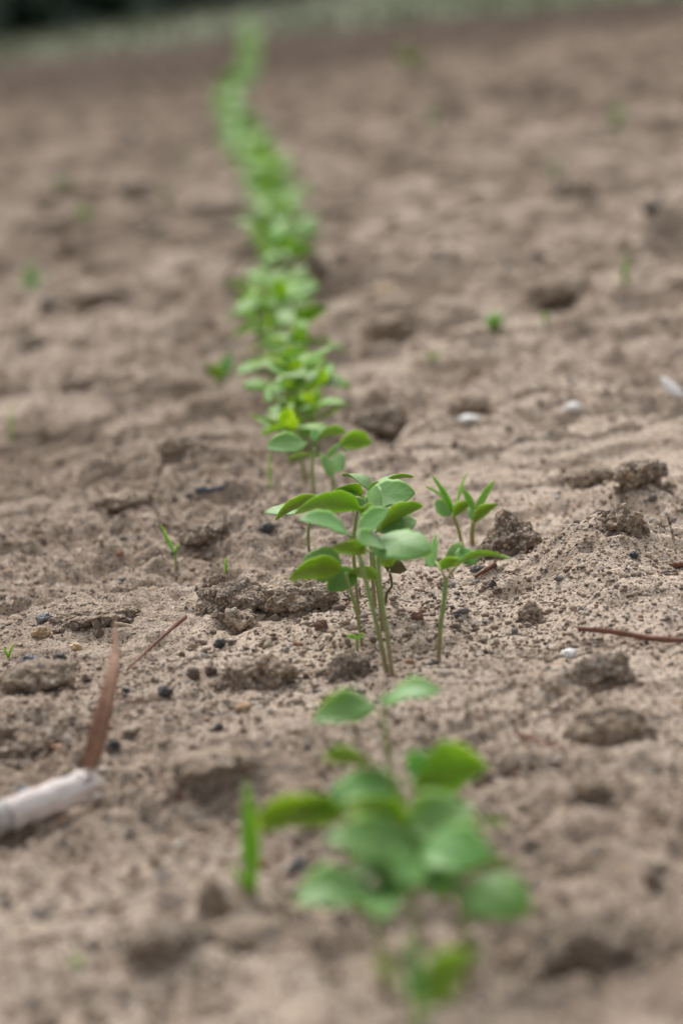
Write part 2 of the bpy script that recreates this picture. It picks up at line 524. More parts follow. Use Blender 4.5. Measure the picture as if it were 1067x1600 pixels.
# ------------------------------------------------------------------ the field
def build_ground():
    # rows: fine where the lens is sharp, widening behind it
    ys = list(np.arange(-3.0, 0.0, 0.5)) + list(np.arange(0.0, 0.40, 0.02))
    y = 0.42
    while y < 60:
        ys.append(y)
        if y < 0.62: st = 0.0016
        elif y < 1.15: st = 0.00092
        else: st = 0.00092 * (y / 1.15) ** 1.75
        y += st
    while y < 1500:
        ys.append(y); y *= 1.3
    ys = np.array(ys)
    s = list(np.arange(-0.165, 0.1651, 0.00066))
    e, st = 0.165, 0.0012
    outer = []
    while e < 5:
        e += st; outer.append(e); st *= 1.14
    s = np.array([-v for v in outer[::-1]] + s + outer)
    w = np.maximum(ys, 0.45)
    X = s[None, :] * w[:, None]
    Y = np.repeat(ys[:, None], len(s), 1)
    Z = H(X.ravel(), Y.ravel()).reshape(X.shape)
    # moisture of the earth: irregular damp patches, and a damp far strip, darkened too for lost relief shade
    x_, y_ = X.ravel(), Y.ravel()
    mo = 0.34 * sstep(0.0, 0.4, gnoise(x_ + 0.05 * gnoise(x_, y_, 0.1, 70), y_, 0.24, 71)) + 0.40 * sstep(0.12, 0.40, gnoise(x_, y_, 0.05, 72)) * sstep(0.9, 1.3, y_) + 0.15 * sstep(0.12, 0.40, gnoise(x_, y_, 0.03, 76))
    mo += 0.60 * sstep(1.3, 4.0, y_ + 0.6 * gnoise(x_, y_ * 0.4, 0.8, 73)) + 1.4 * sstep(4.7, 5.8, y_ + 0.1 * x_ + 0.8 * gnoise(x_, y_ * 0.4, 1.0, 74))  # darker with distance: damp, plus shade the flattened relief lacks
    nr, nc = X.shape
    me = bpy.data.meshes.new('field_soil')
    me.vertices.add(nr * nc)
    co = np.stack([X.ravel(), Y.ravel(), Z.ravel()], 1).astype(np.float32)
    me.vertices.foreach_set('co', co.ravel())
    i, j = np.meshgrid(np.arange(nr - 1), np.arange(nc - 1), indexing='ij')
    a = (i * nc + j).ravel()
    quads = np.stack([a, a + 1, a + nc + 1, a + nc], 1).astype(np.int32)
    nf = len(quads)
    me.loops.add(nf * 4); me.polygons.add(nf)
    me.loops.foreach_set('vertex_index', quads.ravel())
    me.polygons.foreach_set('loop_start', np.arange(0, nf * 4, 4, dtype=np.int32))
    me.polygons.foreach_set('loop_total', np.full(nf, 4, dtype=np.int32))
    me.polygons.foreach_set('use_smooth', np.ones(nf, dtype=bool))
    at_ = me.attributes.new('moist_shade', 'FLOAT', 'POINT')
    at_.data.foreach_set('value', np.clip(mo, 0, 2).astype(np.float32))
    me.materials.append(M_SOIL)
    me.update(calc_edges=True)
    o = bpy.data.objects.new('field_soil', me)
    COL.objects.link(o)
    tag(o, 'bare sandy brown soil of the seed bed, crusted and cloddy', None, kind='structure')
    print('ground', nr, nc, nf * 2)
build_ground()

# ------------------------------------------------------------------ field margin: grass strip and wood
EA, EB = at(0, 104, 0.0), at(1000, 14, 0.0)                # soil edge
TA, TB = at(0, 66, 0.0), at(430, 0, 0.0)                   # foot of the wood
def line_y(A, B, x): return A.y + (B.y - A.y) * (x - A.x) / (B.x - A.x)
print('edge', EA, EB, 'trees', TA, TB)
def edge_y(x): return max(6.5, line_y(EA, EB, x))
def wood_y(x): return min(60.0, max(15.5 + 0.05 * max(-20, x), line_y(TA, TB, x)))

def grass_strip():
    V, F, nx = [], [], 90
    xs = np.linspace(-45, 60, nx)
    for x in xs:
        e = max(6.0, min(16.0, edge_y(x))) + 0.12 * math.sin(x * 3.1) + 0.1 * math.sin(x * 7.7)
        for k, t in enumerate((0, 0.02, 0.3, 1.0)):
            V.append((x, e + t * 60, 0.0 if k == 0 else 0.018))
    F = [(i * 4 + j, (i + 1) * 4 + j, (i + 1) * 4 + j + 1, i * 4 + j + 1) for i in range(nx - 1) for j in range(3)]
    m = dry_mat('verge turf', (0.07, 0.09, 0.035), (0.12, 0.12, 0.06), 3)
    o = mesh_obj('grass_verge', V, F, m)
    tag(o, 'olive grassy ground between the field and the wood', None, kind='structure')
    # blades
    n = 16000
    r_ = np.random.default_rng(5)
    x = r_.uniform(-5, 9, n)
    e = np.array([max(6.0, min(16.0, edge_y(v))) for v in x])
    y = e + r_.uniform(0, 1, n) ** 1.6 * 9 - 0.05
    h = r_.uniform(0.02, 0.07, n) * (1 + 0.4 * gnoise(x, y, 1.0, 31)) * np.where(x > 0.5, 1.15, 0.8)
    an = r_.uniform(0, 2 * np.pi, n); w = r_.uniform(0.002, 0.005, n)
    le = r_.normal(0, 0.35, (n, 2)) * h[:, None]
    z0 = np.full(n, 0.014)
    V = np.empty((n, 4, 3))
    V[:, 0] = np.stack([x - np.cos(an) * w, y - np.sin(an) * w, z0], 1)
    V[:, 1] = np.stack([x + np.cos(an) * w, y + np.sin(an) * w, z0], 1)
    V[:, 2] = np.stack([x + np.cos(an) * w * .7 + le[:, 0] * .4, y + np.sin(an) * w * .7 + le[:, 1] * .4, z0 + h * .6], 1)
    V[:, 3] = np.stack([x + le[:, 0], y + le[:, 1], z0 + h], 1)
    V = V.reshape(-1, 3)
    F = []
    for k in range(n):
        a = 4 * k
        F.append((a, a + 1, a + 2)); F.append((a, a + 2, a + 3))
    tone = np.repeat(np.clip(0.35 + 0.25 * r_.normal(size=n) + 0.55 * sstep(-0.2, 0.9, x), 0, 1), 4)
    m, nt, b = mat('verge grass')
    a = nt.nodes.new('ShaderNodeAttribute'); a.attribute_name = 'tone'
    nt.links.new(ramp(nt, a.outputs['Fac'], [(0.0, (0.14, 0.12, 0.07)), (0.4, (0.08, 0.10, 0.034)), (1.0, (0.045, 0.135, 0.016))]), b.inputs['Base Color'])
    b.inputs['Roughness'].default_value = 0.7
    o = mesh_obj('verge_grass', V.tolist(), F, m, smooth=False, attrs={'tone': tone})
    tag(o, 'short tufted grass along the far edge of the field', 'grass', kind='stuff')
grass_strip()

def wood():
    """A dense edge of wood: trunks behind and a mass of leaf clumps."""
    r_ = np.random.default_rng(9)
    n = 42000
    x = r_.uniform(-26, 34, n)
    y0 = np.array([wood_y(v) for v in x])
    bulge = 1.2 * gnoise(x, np.zeros(n), 3.0, 41)
    top = 5.5 + 1.6 * gnoise(x, np.zeros(n), 5.0, 42)
    u = r_.uniform(0, 1, n) ** 1.3
    z = u * top
    y = y0 + 0.6 + bulge + r_.uniform(0, 1, n) ** 1.5 * 5 - 0.8 * np.sin(np.clip(u, 0, 1) * np.pi) + 1.5 * u * u
    k_ = 16000                                   # the foot of the wood is thick with undergrowth
    x[:k_] = r_.uniform(-9, 5, k_)
    z[:k_] = r_.uniform(0, 1.6, k_)
    y[:k_] = np.array([wood_y(v) for v in x[:k_]]) + 0.4 + r_.uniform(0, 3.5, k_)
    near = np.arange(n) < k_
    s = np.where(near, 0.12, 0.30) * r_.uniform(0.6, 1.5, n)
    a = r_.normal(size=(n, 3)); a /= np.linalg.norm(a, axis=1)[:, None]
    c = np.cross(a, r_.normal(size=(n, 3))); c /= np.linalg.norm(c, axis=1)[:, None]
    P = np.stack([x, y, z], 1)
    V = np.empty((n, 4, 3))
    V[:, 0] = P - a * s[:, None]; V[:, 1] = P + c * s[:, None] * .6; V[:, 2] = P + a * s[:, None]; V[:, 3] = P - c * s[:, None] * .6
    V[:, :, 2] = np.maximum(V[:, :, 2], 0.0)
    V = V.reshape(-1, 3).tolist()
    F = [(4 * k, 4 * k + 1, 4 * k + 2, 4 * k + 3) for k in range(n)]
    k = len(V)
    for tx in np.arange(-26, 34, 0.8):
        ty = wood_y(tx) + 2.0 + random.uniform(-.4, 2.0)
        vv, ff, _ = tube_data([(tx, ty, 0), (tx + random.uniform(-.1, .1), ty, 2.5), (tx + random.uniform(-.4, .4), ty, 5)], [0.16, 0.12, 0.05], 7)
        F += [tuple(i + len(V) for i in f) for f in ff]; V += [tuple(v) for v in vv]
    m, nt, b = mat('dark foliage')
    v = coords(nt)
    nt.links.new(mixc(nt, noise(nt, v, 1.5, 3), (0.085, 0.14, 0.115), (0.13, 0.18, 0.13)), b.inputs['Base Color'])
    b.inputs['Roughness'].default_value = 0.75
    o = mesh_obj('distant_wood', V, F, m, smooth=False)
    tag(o, 'dark green wood beyond the field, one dense mass', 'wood', kind='stuff')
wood()

# ------------------------------------------------------------------ loose grit and crumbs (uncountable)
t_ = (1 + 5 ** 0.5) / 2
ICO = np.array([(-1, t_, 0), (1, t_, 0), (-1, -t_, 0), (1, -t_, 0), (0, -1, t_), (0, 1, t_), (0, -1, -t_), (0, 1, -t_), (t_, 0, -1), (t_, 0, 1), (-t_, 0, -1), (-t_, 0, 1)]) / math.sqrt(1 + t_ * t_)
ICF = np.array([(0, 11, 5), (0, 5, 1), (0, 1, 7), (0, 7, 10), (0, 10, 11), (1, 5, 9), (5, 11, 4), (11, 10, 2), (10, 7, 6), (7, 1, 8), (3, 9, 4), (3, 4, 2), (3, 2, 6), (3, 6, 8), (3, 8, 9), (4, 9, 5), (2, 4, 11), (6, 2, 10), (8, 6, 7), (9, 8, 1)])
def strew(name, n, d0, d1, rmin, rmax, power, label, seed, half=0.19, clump=0.9, toneshift=0.0, grow=0.0):
    r_ = np.random.default_rng(seed)
    D = d0 * (d1 / d0) ** r_.uniform(0, 1, n * 2)
    x = r_.uniform(-half, half, n * 2) * D
    keep = r_.uniform(0, 1, n * 2) < np.clip(0.5 + clump * 2 * gnoise(x, D, 0.12, seed) + clump * gnoise(x, D, 0.03, seed + 1), 0.04, 1)
    x, D = x[keep][:n], D[keep][:n]
    n = len(x)
    r = rmin + (rmax - rmin) * r_.uniform(0, 1, n) ** power
    r = r * (1 + grow * (D - d0))
    z = H(x, D)
    jit = 1 + 0.5 * (r_.uniform(0, 1, (n, 12, 1)) - 0.5) * 2
    st = r_.uniform(0.5, 1.25, (n, 1, 3)); st[:, :, 2] *= 0.75
    V = ICO[None] * jit * st * r[:, None, None]
    an = r_.uniform(0, 2 * np.pi, n); c, s = np.cos(an)[:, None], np.sin(an)[:, None]
    X = V[:, :, 0] * c - V[:, :, 1] * s; Y = V[:, :, 0] * s + V[:, :, 1] * c
    V = np.stack([X + x[:, None], Y + D[:, None], V[:, :, 2] + (z + r * 0.25)[:, None]], 2)
    F = (ICF[None] + 12 * np.arange(n)[:, None, None]).reshape(-1, 3)
    me = bpy.data.meshes.new(name)
    me.vertices.add(n * 12); me.vertices.foreach_set('co', V.astype(np.float32).ravel())
    nf = len(F)
    me.loops.add(nf * 3); me.polygons.add(nf)
    me.loops.foreach_set('vertex_index', F.astype(np.int32).ravel())
    me.polygons.foreach_set('loop_start', np.arange(0, nf * 3, 3, dtype=np.int32))
    me.polygons.foreach_set('loop_total', np.full(nf, 3, dtype=np.int32))
    at_ = me.attributes.new('tone', 'FLOAT', 'POINT')
    at_.data.foreach_set('value', np.repeat(np.clip(r_.uniform(0, 1, n) + toneshift * r_.uniform(0, 1, n), 0, 1), 12).astype(np.float32))
    me.materials.append(M_GRIT); me.update(calc_edges=True)
    o = bpy.data.objects.new(name, me); COL.objects.link(o)
    tag(o, label, 'grit', kind='stuff')
strew('sand_grains', 24000, 0.50, 1.5, 0.00035, 0.0010, 1.8, 'fine coarse-coloured sand grains lying over the seed bed', 21)
strew('soil_crumbs', 13000, 0.42, 2.6, 0.0005, 0.0019, 3.4, 'small crumbs of earth and grit scattered over the soil', 33, toneshift=0.1)
strew('field_crumbs', 2600, 1.6, 7.0, 0.002, 0.008, 3.0, 'larger crumbs of earth scattered over the farther soil', 44, half=0.2, toneshift=-0.2)

# ------------------------------------------------------------------ clods and pebbles
def ico_sub(levels):
    V = [Vector(v) for v in ICO]; F = [tuple(f) for f in ICF.tolist()]
    for _ in range(levels):
        mid, G = {}, []
        def m_(a, b):
            k = (min(a, b), max(a, b))
            if k not in mid:
                mid[k] = len(V); V.append(((V[a] + V[b]) / 2).normalized())
            return mid[k]
        for a, b, c in F:
            ab, bc, ca = m_(a, b), m_(b, c), m_(c, a)
            G += [(a, ab, ca), (b, bc, ab), (c, ca, bc), (ab, bc, ca)]
        F = G
    return np.array([tuple(v) for v in V]), F
SUBS = {k: ico_sub(k) for k in (2, 3, 4, 5)}
from mathutils import noise as mn
def lump(name, px, py, wpx, hpx, m, label, cat, seed, level=4, rough=0.28, depth=1.0, sink=0.25, peak=0.0, group=None, fine=0.05):
    """A clod or pebble whose foot is seen at (px, py) and which is wpx by hpx of the photograph in size."""
    p = at(px, py)
    k = p.y / FPX
    rx, rz = wpx * k / 2, hpx * k
    ry = rx * depth
    Vs, F = SUBS[level]
    V = []
    off = Vector((seed * 3.7, seed * 1.3, seed * 2.1))
    for v in Vs:
        v = Vector(v)
        q_ = Vector((v.x * rx, v.y * ry, v.z * rz * 0.62)) / max(0.5 * (rx + rz * 0.62), 1e-6)
        n1 = mn.fractal(q_ * 1.4 + off, 1.0, 2.0, 4)
        n2 = mn.fractal(q_ * 9.0 + off, 0.8, 2.1, 4)
        cell = mn.noise(q_ * 3.0 + off)
        f = 1 + rough * n1 + fine * 2.2 * n2 + rough * 0.8 * cell
        q = Vector((v.x * rx * f, v.y * ry * f, v.z * rz * 0.62 * f))
        if peak and v.z > 0: q.z += peak * rz * max(0, 1 - 1.6 * math.hypot(v.x + 0.1, v.y)) ; q.x *= 1 - 0.25 * v.z
        V.append(q + Vector((0, 0, rz * (0.5 - sink))))
    o = mesh_obj(name, V, F, m, smooth=True)
    o.location = (p.x, p.y + ry * 0.4, p.z)
    o.rotation_euler.z = random.Random(seed).uniform(-0.3, 0.3)
    return tag(o, label, cat, group)

CLODS = [
 # px, py(foot), w, h, material, level, peak, label
 (372, 968, 118, 66, M_CLOD_DARK, 5, 0.0, 'big dark crumbly clod left of the tall seedlings, in sharp focus'),
 (470, 948, 130, 42, M_CLOD, 5, 0.0, 'brown rough clod between the big dark clod and the tall seedlings'),
 (338, 918, 36, 20, M_CLOD_DARK, 4, 0.0, 'little dark clod just behind the left end of the big dark clod'),
 (375, 985, 70, 34, M_CLOD_PALE, 4, 0.2, 'pale grey lump of earth in front of the big dark clod'),
 (405, 1070, 112, 46, M_CLOD, 5, 0.0, 'wide soft brown clod on the bare soil below the pale lump'),
 (548, 1055, 62, 32, M_CLOD_DARK, 4, 0.0, 'dark clod beside the foot of the two tall front stems'),
 (802, 864, 98, 54, M_CLOD_DARK, 5, 0.42, 'dark pointed clod like a small peak behind the single seedling'),
 (600, 684, 92, 52, M_CLOD_DARK, 4, 0.0, 'dark blurred clod right of the row, behind the seedling with spread leaves'),
 (1000, 752, 90, 32, M_CLOD_DARK, 4, 0.0, 'dark brown clod with painted shade near the right edge, below the white shell bit'),  # its shaded near side is painted dark all over
 (925, 756, 80, 30, M_CLOD, 4, 0.0, 'brown flat clod left of the dark brown clod at the right edge'),
 (975, 832, 66, 38, M_CLOD, 5, 0.2, 'rounded sandy lump topmost on the right hand mound'),
 (945, 1062, 92, 42, M_CLOD_DARK, 4, 0.0, 'grey brown clod just below the long reddish twig on the right'),
 (830, 970, 40, 30, M_CLOD, 4, 0.1, 'small upright brown clod at the foot of the right hand mound'),
 (950, 1160, 110, 60, M_CLOD, 4, 0.0, 'large blurred brown clod at the right, below the twig'),
 (330, 1205, 150, 24, M_CLOD, 4, 0.0, 'low ridge added for a shaded hollow in the left half, above the near grass blade'),  # ridge of brown earth added for the shade of a hollow
 (810, 1215, 130, 36, M_CLOD_DARK, 4, 0.0, 'long dark blurred clod right of the near leafy clump'),
 (262, 1482, 130, 40, M_CLOD_DARK, 4, 0.0, 'very blurred dark clod nearest the bottom left'),
 (385, 1475, 140, 34, M_CLOD, 4, 0.0, 'very blurred low clod at the foot of the near grass blade'),
 (332, 1425, 50, 50, M_CLOD, 4, 0.1, 'blurred upright brown clod left of the foot of the near grass blade'),
 (925, 1500, 190, 70, M_CLOD_DARK, 4, 0.0, 'very blurred wide dark clod at the bottom right'),
 (618, 520, 96, 26, M_CLOD, 4, 0.0, 'blurred brown clod in the open soil right of the row, halfway up'),
 (492, 440, 40, 50, M_CLOD_DARK, 3, 0.1, 'dark blurred clod touching the right side of the thick part of the row'),
 (880, 462, 96, 34, M_CLOD_PALE, 3, 0.0, 'pale blurred lump of crust in the upper right'),
 (278, 712, 52, 26, M_CLOD_PALE, 3, 0.0, 'pale lump of crust left of the row with a dark hollow behind'),
 (192, 792, 84, 22, M_CLOD_PALE, 4, 0.0, 'flat pale slab of crust in the left half'),
 (155, 470, 70, 20, M_CLOD_DARK, 3, 0.0, 'dark blurred clod right of the far left sprout'),
 (52, 545, 36, 22, M_CLOD_DARK, 3, 0.0, 'small dark blurred clod near the left edge below the far left sprout'),
 (128, 608, 60, 20, M_CLOD_DARK, 3, 0.0, 'low dark clod among the rough soil of the left half'),
 (322, 850, 70, 30, M_CLOD_DARK, 4, 0.0, 'dark lump added for the shaded hollow behind the thin bright sprout on the left'),  # dark lump put in place of the hollow's shade
 (150, 972, 120, 22, M_CLOD, 5, 0.0, 'long low crust ridge with a crack behind the dry brown blade'),
 (60, 1075, 120, 44, M_CLOD, 4, 0.0, 'broad low brown clod at the left edge'),
 (30, 1185, 90, 34, M_CLOD, 4, 0.0, 'blurred brown clod at the left edge above the bleached stalk'),
 (925, 1245, 60, 30, M_CLOD, 4, 0.0, 'roundish blurred lump right of the near leafy clump'),
 (735, 640, 60, 22, M_CLOD, 3, 0.0, 'low brown clod behind the white flake right of the row'),
 (895, 300, 70, 18, M_CLOD_DARK, 3, 0.0, 'dark blurred clod in the upper right, beyond the pale lump of crust'),
 (215, 300, 60, 16, M_CLOD_DARK, 3, 0.0, 'dark blurred clod far away left of the row'),
 (410, 205, 24, 14, M_CLOD_DARK, 3, 0.0, 'far dark clod just right of the thin stretch of the row'),
]
for i, (px, py, w, h, m, lv, pk, lab) in enumerate(CLODS):
    lump('soil_clod', px, py, w, h, m, lab, 'clod', 10 + i, lv, 0.30, 0.8, 0.24, pk, 'clods lying on the seed bed', 0.022)

def spill():
    r_ = np.random.default_rng(3)
    V, F, T = [], [], []
    for (px, py, w, h, m, lv, pk, lab) in CLODS:
        if not 600 < py < 1260: continue
        p = at(px, py + 2)
        k = p.y / FPX; rx = w * k / 2
        n = int(26 + w * 0.35)
        a = r_.uniform(0, 2 * np.pi, n); d = 0.75 + np.abs(r_.normal(0, 0.28, n))
        x = p.x + np.cos(a) * rx * d; y = p.y + rx * 0.35 + np.sin(a) * rx * 0.85 * d
        z = H(x, y)
        for i in range(n):
            q = (0.0004 + 0.0017 * r_.uniform() ** 3) * (1 if w > 50 else 0.6)
            v = ICO * (1 + 0.5 * r_.uniform(-1, 1, (12, 1))) * r_.uniform(0.6, 1.2, 3) * q
            n0 = len(V) * 1
            V += [(x[i] + b_[0], y[i] + b_[1], z[i] + q * 0.3 + b_[2]) for b_ in v]
            F += [(int(f[0]) + n0, int(f[1]) + n0, int(f[2]) + n0) for f in ICF]
            T += [0.08 + 0.3 * r_.uniform()] * 12
    o = mesh_obj('clod_crumbs', V, F, M_GRIT, smooth=False, attrs={'tone': T})
    tag(o, 'brown crumbs of earth spilled round the feet of the clods', 'crumbs', kind='stuff')
spill()

PEBS = [
 (345, 1013, 19, 16, 'black', 'round black pebble in front of the pale lump of earth'),
 (362, 1008, 12, 10, 'brown', 'brown bead of grit touching the round black pebble'),
 (46, 1041, 30, 18, 'slate', 'flat slate grey pebble near the left edge'),
 (94, 1036, 22, 16, 'black', 'black pebble right of the flat slate grey one'),
 (258, 1087, 24, 16, 'black', 'black pebble below the lower end of the thin leaning twig'),
 (196, 1083, 12, 10, 'black', 'small black bead right beside the dry brown blade'),
 (178, 1172, 24, 18, 'black', 'black blurred pebble right of the lower part of the dry brown blade'),
 (400, 1184, 20, 18, 'black', 'black pebble above the near grass blade'),
 (343, 1142, 14, 12, 'black', 'small dark pebble midway between the black pebbles above the near grass blade'),
 (418, 832, 24, 14, 'black', 'black stone left of the tall seedlings, under the outermost leaf'),
 (1020, 784, 14, 12, 'black', 'tiny black pebble at the far right behind the mound'),
 (770, 917, 11, 11, 'black', 'small black bead right of the single seedling'),
 (777, 930, 15, 12, 'brown', 'red brown bead just below the small black bead'),
 (715, 967, 10, 9, 'black', 'tiny dark bead right of the single seedling stem'),
 (502, 984, 22, 16, 'rust', 'rust brown crumb left of the two tall front stems'),
 (652, 968, 18, 12, 'rust', 'rust brown crumb between the tall stems and the single seedling'),
 (466, 1358, 26, 18, 'slate', 'blurred blue grey pebble left of the near leafy clump'),
 (1018, 1380, 26, 22, 'brown', 'blurred dark brown pebble near the right edge'),
 (66, 996, 26, 18, 'ochre', 'ochre pebble near the left edge behind the slate grey one'),
 (118, 1016, 20, 12, 'ochre', 'yellowish pebble left of the crack in the crust'),
 (70, 972, 26, 14, 'slate', 'grey pebble behind the ochre ones at the left'),
 (380, 1110, 24, 14, 'ochre', 'blurred yellow brown pebble under the wide soft clod'),
 (303, 1060, 22, 18, 'brown', 'dark brown bead left of the wide soft clod'),
 (330, 1055, 18, 15, 'brown', 'dark brown bead touching the left end of the wide soft clod'),
 (732, 658, 34, 8, 'white', 'white blurred flake right of the row'),
 (895, 643, 28, 14, 'white', 'white blurred flake between the other flake and the right edge'),
 (600, 458, 40, 12, 'ochre', 'pale sandy blurred lump right of the thick part of the row'),
 (890, 1026, 26, 12, 'white', 'pale chip under the long reddish twig on the right'),
 (908, 955, 10, 8, 'slate', 'little grey bead low on the right hand mound'),
 (990, 872, 14, 11, 'black', 'small dark bead on the right flank of the mound'),
 (745, 892, 20, 9, 'slate', 'small grey stone against the short red twig'),
 (35, 1240, 22, 14, 'slate', 'blurred grey pebble above the bleached stalk'),
 (285, 1250, 16, 12, 'rust', 'blurred rusty speck right of the bleached stalk'),
]
for i, (px, py, w, h, mk, lab) in enumerate(PEBS):
    lump('pebble', px, py, w, h, M_PEB[mk], lab, 'pebble', 200 + i, 3, 0.34, 0.9, 0.22, 0, 'pebbles and crumbs', 0.02)

# ------------------------------------------------------------------ twigs and debris
def twig(name, pix, rpx, m, label, cat, seed=0, lift=0.0008, ends=(1, 0.7), n=14, lifts=None):
    P = []
    for k, (a, b) in enumerate(pix):
        p = at(a, b)
        P.append(p + Vector((0, 0, (lifts[k] if lifts else lift))))
    P = smooth_path(P, n)
    r = rpx * P[0].y / FPX
    rad = [r * (ends[0] + (ends[1] - ends[0]) * i / (n - 1)) * (1 + 0.15 * math.sin(i * 2.3 + seed)) for i in range(n)]
    V, F, A = tube_data(P, rad, 7, 0.25, seed)
    c = P[0].copy()
    o = mesh_obj(name, [v - c for v in V], F, m, attrs=A)
    o.location = c
    return tag(o, label, cat)
twig('twig', [(200, 1052), (245, 1022), (294, 990)], 3.6, M_TWIG, 'thin red brown twig leaning up to the right, behind the dry blade', 'twig', 1, ends=(0.5, 1.1), lifts=[0.001, 0.003, 0.005])
twig('twig', [(905, 1000), (960, 1004), (1010, 1008), (1075, 1012)], 4.6, M_TWIG, 'long reddish twig lying level at the right edge', 'twig', 2, ends=(0.9, 1.1), lifts=[0.003, 0.003, 0.002, 0.002])
twig('twig', [(742, 908), (757, 897), (773, 886)], 4.0, M_TWIG, 'short thick red twig beside the single seedling', 'twig', 3, ends=(0.5, 1.2))
twig('twig', [(76, 1044), (95, 1046), (114, 1048)], 4.5, M_TWIG, 'stubby dark red twig near the left edge', 'twig', 4)
twig('twig', [(1052, 888), (1067, 886), (1085, 884)], 5, M_TWIG, 'red twig end cut off by the right edge', 'twig', 5)
twig('rootlet', [(183, 1096), (215, 1102), (248, 1097)], 1.8, M_TWIG, 'thin curved dark rootlet on the soil right of the dry blade', 'root', 6)
twig('rootlet', [(1046, 838), (1051, 848), (1055, 866)], 2.4, M_CLOD_DARK, 'thin dark rootlet standing near the right edge', 'root', 7, lifts=[0.006, 0.003, 0.0])
twig('stone_chip', [(306, 772), (330, 769), (352, 768)], 4.5, M_BLUE, 'flat slate blue chip left of the row', 'chip', 9)
twig('chaff', [(183, 985), (205, 988), (214, 994)], 2.6, M_CHAFF, 'pale curled chaff flake beside the tip of the dry blade', 'chaff', 10, lift=0.002)
twig('chaff', [(228, 1000), (240, 1001)], 2.0, M_CHAFF, 'tiny straw coloured sliver between dry blade and leaning twig', 'chaff', 11)
twig('twig', [(812, 1185), (850, 1200), (885, 1212)], 5, M_TWIG, 'blurred brown twig on the dark clod right of the near clump', 'twig', 13, lift=0.006)
twig('dry_stalk', [(513, 1060), (530, 1052), (546, 1046)], 5, M_DRYLEAF, 'pinkish brown bark sliver lying in front of the small dark clod', 'sliver', 14)

# white shell bit at the right edge
p = at(1052, 618)
V, F, A = leaf_mesh_data(pt(1034, 590, p.y) - p, pt(1080, 636, p.y - .006) - p, 0.0062, Vector((0.2, -0.35, 0.93)), 0.1, -0.4, 'oval', 0.0012, 0.0)
o = mesh_obj('shell_fragment', V, F, M_WHITE, attrs=A); o.location = p + Vector((0, 0, 0.0005))
tag(o, 'white curved shell fragment at the right edge of the photo', 'shell')

# bleached stalk with a dry blade
def reed():
    a, b = at(-40, 1325), at(147, 1250)
    root = empty('dry_reed', b, 'bleached pinkish white stalk with a tall dry brown blade, bottom left', 'dry stalk')
    up = Vector((0, 0, 0.0042))
    r = 23 * b.y / FPX
    P = [a.lerp(b, t) + up + Vector((0, 0, 0.0002 * math.sin(t * 5))) for t in np.linspace(0, 1, 16)]
    rad = [r * (1 + 0.07 * math.sin(i * 1.9)) for i in range(16)]
    # a hollow stalk: outer wall, ragged rim, inner wall
    n_ = 22
    V, F = [], []
    ax_ = (P[-1] - P[4]).normalized(); u_ = ax_.cross(Vector((0, 0, 1))).normalized(); w_ = u_.cross(ax_)
    rq = random.Random(8)
    rim = [rq.uniform(-0.0055, 0.0015) for _ in range(n_)]
    rib = [1 + 0.09 * math.sin(k * 2.7) + rq.uniform(-.07, .07) for k in range(n_)]
    prof = [(i, 1.0) for i in range(4, 16)] + [(15, 0.72), (13, 0.66)]
    for q, (i, f) in enumerate(prof):
        for k in range(n_):
            a_ = 2 * math.pi * k / n_
            e_ = rim[k] if q in (11, 12) else 0
            V.append(P[i] + ax_ * e_ + (u_ * math.cos(a_) + w_ * math.sin(a_)) * rad[i] * 1.1 * f * rib[k])
    for q in range(len(prof) - 1):
        for k in range(n_):
            k2 = (k + 1) % n_
            F.append((q * n_ + k, q * n_ + k2, (q + 1) * n_ + k2, (q + 1) * n_ + k))
    F.append(tuple((len(prof) - 1) * n_ + k for k in range(n_)))
    A = None
    mesh_obj('stalk', [v - b for v in V], F, M_REED, root, attrs=A)
    V, F, A = tube_data(P[:5], [q * 1.08 * (0.8 + 0.05 * i) for i, q in enumerate(rad[:5])], 18, 0.08, 4)
    mesh_obj('stalk_end', [v - b for v in V], F, M_REEDGREY, root, attrs=A)['label'] = 'grey weathered end of the stalk'
    D = b.y
    V, F, A = tube_data(smooth_path([pt(118, 1238, D), pt(134, 1224, D), pt(149, 1212, D + .002)], 7), [0.0021, 0.0022, 0.0022, 0.0021, 0.0019, 0.0017, 0.0013], 9, 0.25, 5)
    mesh_obj('stub', [v - b for v in V], F, M_REED, root, attrs=A)
    # the blade: a tapering keeled strip through measured points
    path = smooth_path([pt(133, 1222, D + .002), pt(148, 1168, D + .006), pt(163, 1108, D + .012), pt(176, 1050, D + .022), pt(181, 1010, D + .034), pt(180, 958, D + .048)], 22)
    wid = [0.5 * 0.0050 * (0.8 + 0.5 * math.sin(min(1, t * 2.4) * math.pi / 2)) * max(0.04, (1 - t ** 2.0)) for t in np.linspace(0, 1, 22)]
    V, F = [], []
    for i, (p, w) in enumerate(zip(path, wid)):
        tw = 0.3 + 0.5 * i / 21
        s = Vector((math.cos(tw), math.sin(tw), 0.1)); nrm = Vector((-math.sin(tw), math.cos(tw), 0))
        for (u, v) in ((-1, 0), (-0.5, 0.28), (0, 0.42), (0.5, 0.28), (1, 0), (0.5, 0.12), (0, 0.22), (-0.5, 0.12)):
            V.append(p + s * (u * w) + nrm * (v * w) - b)
    for i in range(21):
        for k in range(8):
            q, q2 = i * 8 + k, i * 8 + (k + 1) % 8
            F.append((q, q2, q2 + 8, q + 8))
    F.append(tuple(range(8))[::-1]); F.append(tuple(21 * 8 + k for k in range(8)))
    mesh_obj('dry_blade', V, F, M_DRYLEAF, root)['label'] = 'tall curved dry brown blade tapering to a point'
reed()

